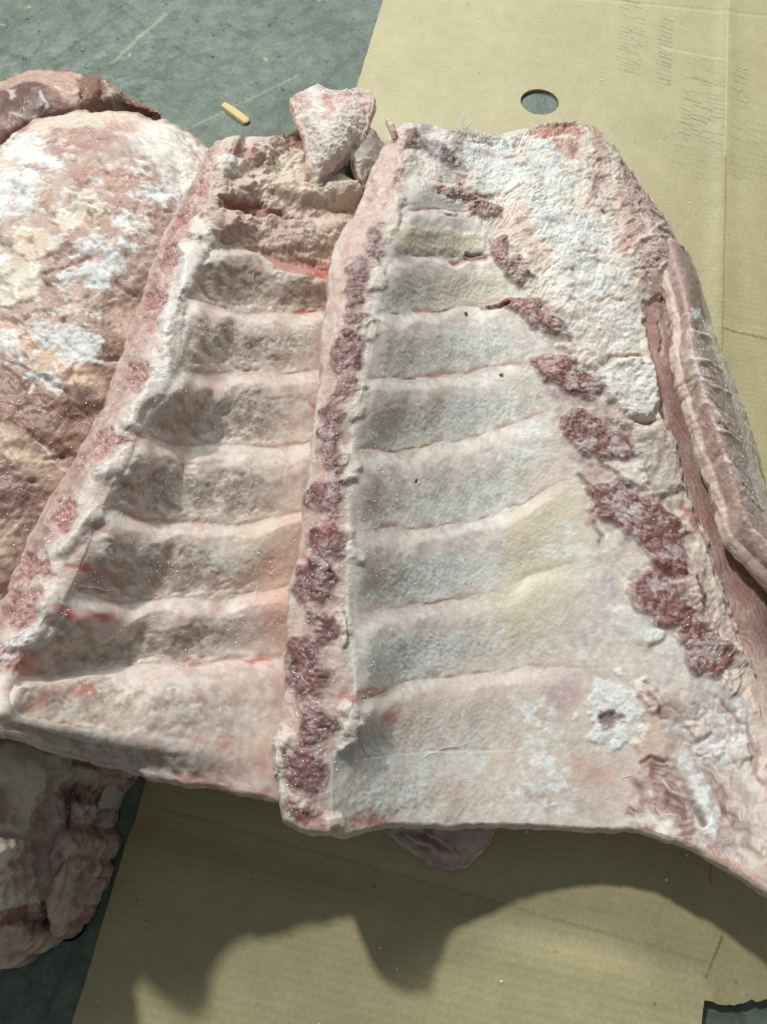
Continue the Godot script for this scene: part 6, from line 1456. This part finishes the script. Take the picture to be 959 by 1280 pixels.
	patch(s, pl([0.1932, -0.0551, 0.2135, -0.0608, 0.2051, -0.0311, 0.1916, -0.0338]), Color(0.44, 0.22, 0.2), 0.5, 0.012, {"grain": 0.5})
	patch(s, pl([0.219, -0.1235, 0.2468, -0.1259, 0.2797, -0.1295, 0.3006, -0.1164, 0.2972, -0.0785, 0.2831, -0.0597, 0.2497, -0.0631, 0.2269, -0.0701, 0.2323, -0.0951, 0.2226, -0.1084]), Color(0.45, 0.32, 0.295), 0.75, 0.008, {"other": Color(0.62, 0.54, 0.50), "of": 90.0, "warp": 0.012, "wf": 70.0, "rough": 0.0024, "rf": 110.0, "crack": 0.001, "cf": 110.0})
	patch(s, pl([0.25, -0.1108, 0.2932, -0.1151, 0.2957, -0.0841, 0.2691, -0.0627, 0.2503, -0.0754]), FROST, 0.6, 0.006, {"grain": 0.9, "gf": 300.0, "clump": 0.5, "rough": 0.0012, "rf": 170.0})
	for f in [pl([0.2139, -0.1219, 0.2258, -0.1239, 0.2327, -0.1108, 0.2233, -0.1042, 0.2161, -0.108]), pl([0.2851, -0.1363, 0.3001, -0.1408, 0.2994, -0.1247, 0.2875, -0.1163]), pl([0.3027, -0.1195, 0.3097, -0.1099, 0.3082, -0.0935, 0.3023, -0.0984]), pl([0.2952, -0.0733, 0.302, -0.0656, 0.2937, -0.044, 0.2893, -0.0521]), pl([0.2459, -0.0944, 0.2608, -0.0972, 0.2655, -0.0876, 0.2528, -0.0829])]:
		patch(s, f, Color(0.70, 0.56, 0.50), 0.85, 0.002, {"lift": 0.003, "warp": 0.004, "wf": 80.0, "part": s.part("fat_flake", fat_material)})
	for q in [pl([0.2189, -0.1213, 0.2277, -0.1112, 0.2307, -0.0951]), pl([0.2073, -0.0611, 0.2168, -0.0681, 0.2318, -0.0675]), pl([0.2545, -0.0612, 0.2617, -0.0446, 0.2631, -0.0237]), pl([0.2925, -0.0968, 0.2969, -0.0785, 0.2893, -0.0521]), pl([0.2217, -0.0423, 0.2299, -0.0308, 0.233, -0.016]), pl([0.2735, -0.1164, 0.2853, -0.1064, 0.291, -0.0899]), pl([0.2594, -0.035, 0.2696, -0.0125, 0.2734, 0.0107])]:
		line(s, q, 0.002, Color(0.26, 0.13, 0.11), 0.6, -0.002, {"broken": 0.3, "warp": 0.004})
	for q in [pl([0.2149, -0.0515, 0.2281, -0.0452, 0.2364, -0.0371]), pl([0.2686, -0.0575, 0.2706, -0.0361, 0.2742, -0.0177]), pl([0.2518, -0.0792, 0.2658, -0.0594, 0.2702, -0.0418]), pl([0.2126, -0.0278, 0.2257, -0.0231]), pl([0.2644, -0.1009, 0.2764, -0.0951, 0.2854, -0.0803])]:
		line(s, q, 0.0018, Color(0.70, 0.60, 0.54), 0.7, 0.001, {"broken": 0.4, "warp": 0.004})
	patch(s, pl([0.2202, -0.011, 0.2394, -0.0016, 0.2634, 0.0101, 0.2887, 0.0281, 0.2794, 0.0291, 0.2527, 0.0088, 0.2261, -0.0088]), Color(0.50, 0.22, 0.15), 0.8, 0.003, {"rough": 0.001})
	finish(s, root, "membrane", fat_material, {"thick": [0.055, 0.04, 0.018, 0.06], "bulge": 0.004, "a": Color(0.58, 0.42, 0.36), "b": PALE})
	crystals(s, pl([-0.0214, -0.444, 0.1325, -0.5177, 0.1877, -0.3886, 0.2006, -0.3206, 0.1759, -0.242, 0.1645, -0.1478, 0.0886, -0.0367, -0.0221, -0.0276, -0.0255, -0.2446]), 2600, 0.0002, 0.0007, 0.7)
	crystals(s, pl([0.0352, -0.7102, 0.1449, -0.7427, 0.2026, -0.7585, 0.271, -0.5906, 0.2563, -0.4496, 0.2749, -0.2547, 0.2948, -0.1363, 0.2555, -0.1442, 0.2028, -0.4022, 0.1346, -0.5633, 0.0682, -0.6261]), 2200, 0.0002, 0.0009, 0.5)
	crystals(s, pl([-0.0654, -0.0222, -0.076, -0.062, -0.0708, -0.1668, -0.0594, -0.3121, -0.0534, -0.451, -0.0074, -0.5751, 0.0168, -0.6668, 0.0158, -0.5501, -0.0173, -0.3833, -0.0281, -0.2392, -0.0232, -0.1023, -0.0385, -0.0236]), 1500, 0.00025, 0.0008, 0.3)
	strands(s, [pl([0.152, -0.1034, 0.1512, -0.0836, 0.1551, -0.0688]), pl([0.1551, -0.0688, 0.1595, -0.0469, 0.1621, -0.0314]), pl([0.1426, -0.0617, 0.1562, -0.0371, 0.156, -0.0236]), pl([0.1508, -0.0371, 0.1607, -0.0206]), pl([0.217, -0.096, 0.2191, -0.0802, 0.2163, -0.0675]), pl([0.2032, -0.0579, 0.1929, -0.0528, 0.1849, -0.0428]), pl([0.1414, -0.2237, 0.1298, -0.2047, 0.1233, -0.1908]), pl([0.1074, -0.0521, 0.1101, -0.0311]), pl([0.1007, -0.0466, 0.0984, -0.0284]), pl([0.1209, -0.0521, 0.1252, -0.0308]), pl([0.1696, -0.0493, 0.1771, -0.0377]), pl([0.2937, -0.2864, 0.2972, -0.2678, 0.308, -0.2421]), pl([-0.0229, -0.0843, -0.0061, -0.0564]), pl([0.0124, -0.0578, 0.0515, -0.076, 0.0797, -0.0833]), pl([0.0004, -0.3115, -0.0062, -0.2923])], 0.00042)
	belly_flap(root)
	# torn shreds of white membrane standing up at the far edge
	var base: Vector3 = Vector3(0.1084, 0.098, -0.7357)
	for k in 130:
		var st := SurfaceTool.new()
		st.begin(Mesh.PRIMITIVE_TRIANGLES)
		var tall := k < 3
		var at := height_at(s, base.x + (-0.022 + k * 0.003 if tall else rng.randfn(0.004, 0.016)), base.z + rng.randf_range(-0.002, 0.012))
		var lean := Vector3(rng.randf_range(-0.5, 0.6) - (0.3 if tall else 0.0), rng.randf_range(0.1, 0.5), rng.randf_range(-1.0, -0.2)).normalized()
		var far := rng.randf_range(0.024, 0.03) if tall else rng.randf_range(0.006, 0.016)
		var path := PackedVector3Array()
		var bend := rng.randf_range(-0.005, 0.005)
		for e in 7:
			var t := e / 6.0
			path.append(at + lean * far * t + Vector3(bend * t * t + 0.001 * sin(t * 9.0 + k), -0.006 * t * t, 0.001 * cos(t * 7.0 + k)))
		tube(st, path, rng.randf_range(0.0003, 0.0007) if not tall else 0.0010)
		st.generate_normals()
		mesh_node("membrane_shred", st.commit(), strand_material, root)
	var spur := SurfaceTool.new()
	spur.begin(Mesh.PRIMITIVE_TRIANGLES)
	var foot: Vector3 = Vector3(0.0137, 0.1237, -0.7061)
	tube(spur, PackedVector3Array([foot + Vector3(0, -0.012, 0.012), foot + Vector3(-0.002, 0, 0.004), foot + Vector3(-0.003, 0.003, -0.002), foot + Vector3(-0.005, 0.005, -0.008), foot + Vector3(-0.008, 0.006, -0.014), foot + Vector3(-0.009, 0.006, -0.018), foot + Vector3(-0.009, 0.006, -0.021)]), 0.0042)
	spur.generate_normals()
	var pink := StandardMaterial3D.new()
	pink.albedo_color = Color(0.86, 0.76, 0.68)
	pink.roughness = 0.55
	mesh_node("fat_spur", spur.commit(), pink, root)


func belly_flap(root: Node3D) -> void:
	# the belly edge, folded back over the red strip
	var net := [
		[Vector3(0.2969, 0.0729, -0.6094), Vector3(0.3084, 0.081, -0.5996), Vector3(0.3236, 0.0702, -0.6063), Vector3(0.3474, 0.0374, -0.6263)],
		[Vector3(0.2978, 0.085, -0.5493), Vector3(0.3066, 0.0918, -0.5466), Vector3(0.3217, 0.081, -0.5539), Vector3(0.349, 0.044, -0.5792)],
		[Vector3(0.2967, 0.0918, -0.4877), Vector3(0.3011, 0.1053, -0.4811), Vector3(0.3171, 0.0891, -0.4937), Vector3(0.3512, 0.0396, -0.5303)],
		[Vector3(0.2895, 0.0972, -0.4489), Vector3(0.2948, 0.1134, -0.4409), Vector3(0.3165, 0.0945, -0.4547), Vector3(0.3591, 0.0385, -0.4933)],
		[Vector3(0.2897, 0.0986, -0.4039), Vector3(0.2969, 0.1161, -0.396), Vector3(0.3228, 0.0945, -0.4101), Vector3(0.3687, 0.0374, -0.4456)],
		[Vector3(0.2954, 0.0972, -0.349), Vector3(0.3034, 0.1148, -0.3417), Vector3(0.3291, 0.0918, -0.3546), Vector3(0.374, 0.0363, -0.3841)],
		[Vector3(0.3027, 0.0945, -0.3043), Vector3(0.3096, 0.112, -0.2989), Vector3(0.3333, 0.0891, -0.3118), Vector3(0.3759, 0.0363, -0.3362)],
		[Vector3(0.306, 0.0945, -0.2628), Vector3(0.3149, 0.1107, -0.2612), Vector3(0.3399, 0.0891, -0.272), Vector3(0.379, 0.0374, -0.2926)],
		[Vector3(0.3234, 0.0945, -0.229), Vector3(0.3301, 0.108, -0.2284), Vector3(0.3553, 0.0864, -0.2372), Vector3(0.3948, 0.0374, -0.2515)],
		[Vector3(0.3483, 0.0918, -0.1939), Vector3(0.3555, 0.1013, -0.1959), Vector3(0.3782, 0.081, -0.2023), Vector3(0.4157, 0.0374, -0.2122)],
	]
	var holder := Node3D.new()
	holder.name = "belly_flap"
	root.add_child(holder)
	var s := sheet(net, 0.0011)
	ground_coat(s, Color(0.47, 0.335, 0.305), Color(0.38, 0.25, 0.23), 45.0, 0.9)
	patch(s, pl([0.2977, -0.5095, 0.2992, -0.5057, 0.2915, -0.4454, 0.2913, -0.4008, 0.2975, -0.3458, 0.3042, -0.3022, 0.3086, -0.2631, 0.325, -0.2284, 0.3501, -0.1944, 0.3472, -0.1956, 0.3215, -0.2322, 0.3054, -0.2653, 0.3027, -0.3053, 0.2954, -0.3502, 0.2897, -0.4049, 0.2896, -0.4489]), Color(0.66, 0.56, 0.48), 0.9, 0.003, {"other": Color(0.60, 0.40, 0.33), "of": 90.0, "rough": 0.0014, "rf": 120.0, "warp": 0.006, "part": s.part("fat_edge", fat_material)})
	patch(s, pl([0.2926, -0.3729, 0.2961, -0.3652, 0.3038, -0.3093, 0.3082, -0.2707, 0.3044, -0.276, 0.3021, -0.3092, 0.2962, -0.3441]), Color(0.54, 0.30, 0.22), 0.6, 0.005, {"grain": 0.4, "bias": 0.1})
	patch(s, pl([0.35, -0.529, 0.3583, -0.4922, 0.3681, -0.4451, 0.3734, -0.3837, 0.3752, -0.3358, 0.3782, -0.2922, 0.3941, -0.2513, 0.4151, -0.2121, 0.3699, -0.2, 0.3617, -0.2365, 0.3402, -0.2699, 0.3424, -0.3159, 0.3462, -0.3656, 0.3403, -0.4232, 0.3339, -0.4693, 0.328, -0.504]), Color(0.72, 0.63, 0.54), 0.8, 0.003, {"rough": 0.0014, "warp": 0.005, "part": s.part("outer_fat", fat_material)})
	for q in [pl([0.2888, -0.4339, 0.2941, -0.4224, 0.3431, -0.4415]), pl([0.2905, -0.4027, 0.3061, -0.3958, 0.3462, -0.4134]), pl([0.295, -0.3815, 0.3107, -0.356, 0.3324, -0.3567]), pl([0.2983, -0.347, 0.3348, -0.3509]), pl([0.3019, -0.3213, 0.3204, -0.2981]), pl([0.3128, -0.2912, 0.3457, -0.2812]), pl([0.2969, -0.4871, 0.3119, -0.4796]), pl([0.3163, -0.2536, 0.3311, -0.2342]), pl([0.293, -0.4633, 0.3055, -0.4595, 0.3441, -0.4909])]:
		line(s, q, 0.0022, Color(0.73, 0.64, 0.57), 0.9, 0.002)
	for q in [pl([0.295, -0.472, 0.3101, -0.4655]), pl([0.2922, -0.4167, 0.3272, -0.421]), pl([0.2938, -0.3829, 0.32, -0.374]), pl([0.3, -0.3527, 0.3313, -0.3598]), pl([0.3047, -0.3135, 0.3307, -0.2979]), pl([0.2909, -0.4104, 0.2927, -0.3944, 0.2918, -0.3905]), pl([0.3036, -0.3293, 0.3109, -0.3196]), pl([0.31, -0.2764, 0.3254, -0.2681]), pl([0.299, -0.406, 0.3177, -0.4104]), pl([0.3133, -0.2583, 0.3228, -0.2476])]:
		line(s, q, 0.0016, Color(0.33, 0.17, 0.15), 0.5, -0.0012, {"broken": 0.6, "warp": 0.004})
	patch(s, pl([0.3082, -0.4928, 0.3352, -0.5235, 0.3324, -0.5065, 0.3064, -0.4777]), FROST, 0.9, 0.002, {"lift": 0.0008})
	patch(s, pl([0.2969, -0.4871, 0.35, -0.529, 0.3734, -0.3837, 0.3603, -0.2913, 0.3115, -0.2613, 0.3011, -0.3157, 0.29, -0.4137]), FROST, 0.5, 0.006, {"grain": 1.0, "gf": 520.0, "bias": -0.25, "clump": 0.4})
	finish(s, holder, "flap_lean", flesh_material, {"thick": [0.012, 0.04, 0.012, 0.018], "bulge": 0.006, "a": Color(0.60, 0.42, 0.35), "b": PALE})
	crystals(s, pl([0.2969, -0.4871, 0.35, -0.529, 0.3734, -0.3837, 0.3897, -0.2497, 0.3211, -0.2328, 0.3021, -0.3092, 0.29, -0.4137]), 700, 0.00025, 0.0008, 0.3)


func bits() -> void:
	# a splinter of yellow wood on the floor
	var wood := StandardMaterial3D.new()
	wood.albedo_texture = noise_texture(0.03, Color(0.78, 0.70, 0.46), Color(0.88, 0.80, 0.58), 4, 41, 128)
	wood.uv1_triplanar = true
	wood.uv1_scale = Vector3(20, 60, 200)
	wood.roughness = 0.7
	var a: Vector3 = Vector3(-0.2129, 0, -0.9089)
	var b: Vector3 = Vector3(-0.1797, 0, -0.8774)
	var st := SurfaceTool.new()
	st.begin(Mesh.PRIMITIVE_TRIANGLES)
	st.set_smooth_group(-1)
	var d := (b - a).normalized()
	var side := d.cross(Vector3.UP)
	var ring := func(t: float, wide: float, tall: float, lift: float) -> Array:
		var c := a.lerp(b, t) + Vector3(0, lift, 0)
		return [c - side * wide, c - side * wide * 0.8 + Vector3(0, tall, 0), c + side * wide * 0.7 + Vector3(0, tall * 0.85, 0), c + side * wide]
	var rings := [ring.call(-0.02, 0.0045, 0.0035, 0.0008), ring.call(0.3, 0.006, 0.0042, 0.001), ring.call(0.75, 0.0062, 0.004, 0.0012), ring.call(1.0, 0.0058, 0.003, 0.0015), ring.call(1.04, 0.003, 0.002, 0.0015)]
	for k in 4:
		for e in 4:
			var p0: Vector3 = rings[k][e]
			var p1: Vector3 = rings[k][(e + 1) % 4]
			var p2: Vector3 = rings[k + 1][(e + 1) % 4]
			var p3: Vector3 = rings[k + 1][e]
			for w in [p0, p1, p2, p0, p2, p3]:
				st.add_vertex(w)
	for cap in [rings[0], rings[4]]:
		for w in [cap[0], cap[1], cap[2], cap[0], cap[2], cap[3]]:
			st.add_vertex(w)
	st.generate_normals()
	tag(mesh_node("wood_splinter", st.commit(), wood), "short splinter of yellow wood lying on the grey floor", "wood splinter")
	# crumbs of ice: a few on the card, drops of water on the floor
	var water := StandardMaterial3D.new()
	water.albedo_color = Color(0.9, 0.95, 0.95, 0.05)
	water.refraction_enabled = true
	water.refraction_scale = 0.033
	water.roughness = 0.05
	var drop := SphereMesh.new()
	drop.radius = 1.0
	drop.height = 2.0
	drop.radial_segments = 12
	drop.rings = 6
	for set_ in [[drop, water, 46, "water_drops", "small water drops scattered on the floor", "water drops"], [crystal_mesh, crystal_material, 60, "ice_crumbs", "tiny ice crumbs scattered on the cardboard", "ice crumbs"]]:
		var mm := MultiMesh.new()
		mm.transform_format = MultiMesh.TRANSFORM_3D
		mm.mesh = set_[0]
		mm.instance_count = set_[2]
		for k in set_[2]:
			var r := rng.randf_range(0.0009, 0.003) if set_[3] == "water_drops" else rng.randf_range(0.0005, 0.0014)
			var at: Vector3
			if set_[3] == "water_drops":
				at = Vector3(rng.randf_range(-0.55, -0.02), 0.0002, rng.randf_range(-1.15, -0.85))
			else:
				var q := Vector2(rng.randf_range(0.03, 0.52), rng.randf_range(0.0, 1.3))
				at = Vector3(-0.24526, 0.0055, 0.12518) + Vector3(q.x, 0, -q.y).rotated(Vector3.UP, -0.19364)
			mm.set_instance_transform(k, Transform3D(Basis.from_scale(Vector3(r * rng.randf_range(0.8, 1.3), r * 0.5, r)), at))
		var o := MultiMeshInstance3D.new()
		o.multimesh = mm
		o.name = set_[3]
		o.material_override = set_[1]
		o.set_meta("kind", "stuff")
		add_child(o)
		tag(o, set_[4], set_[5])
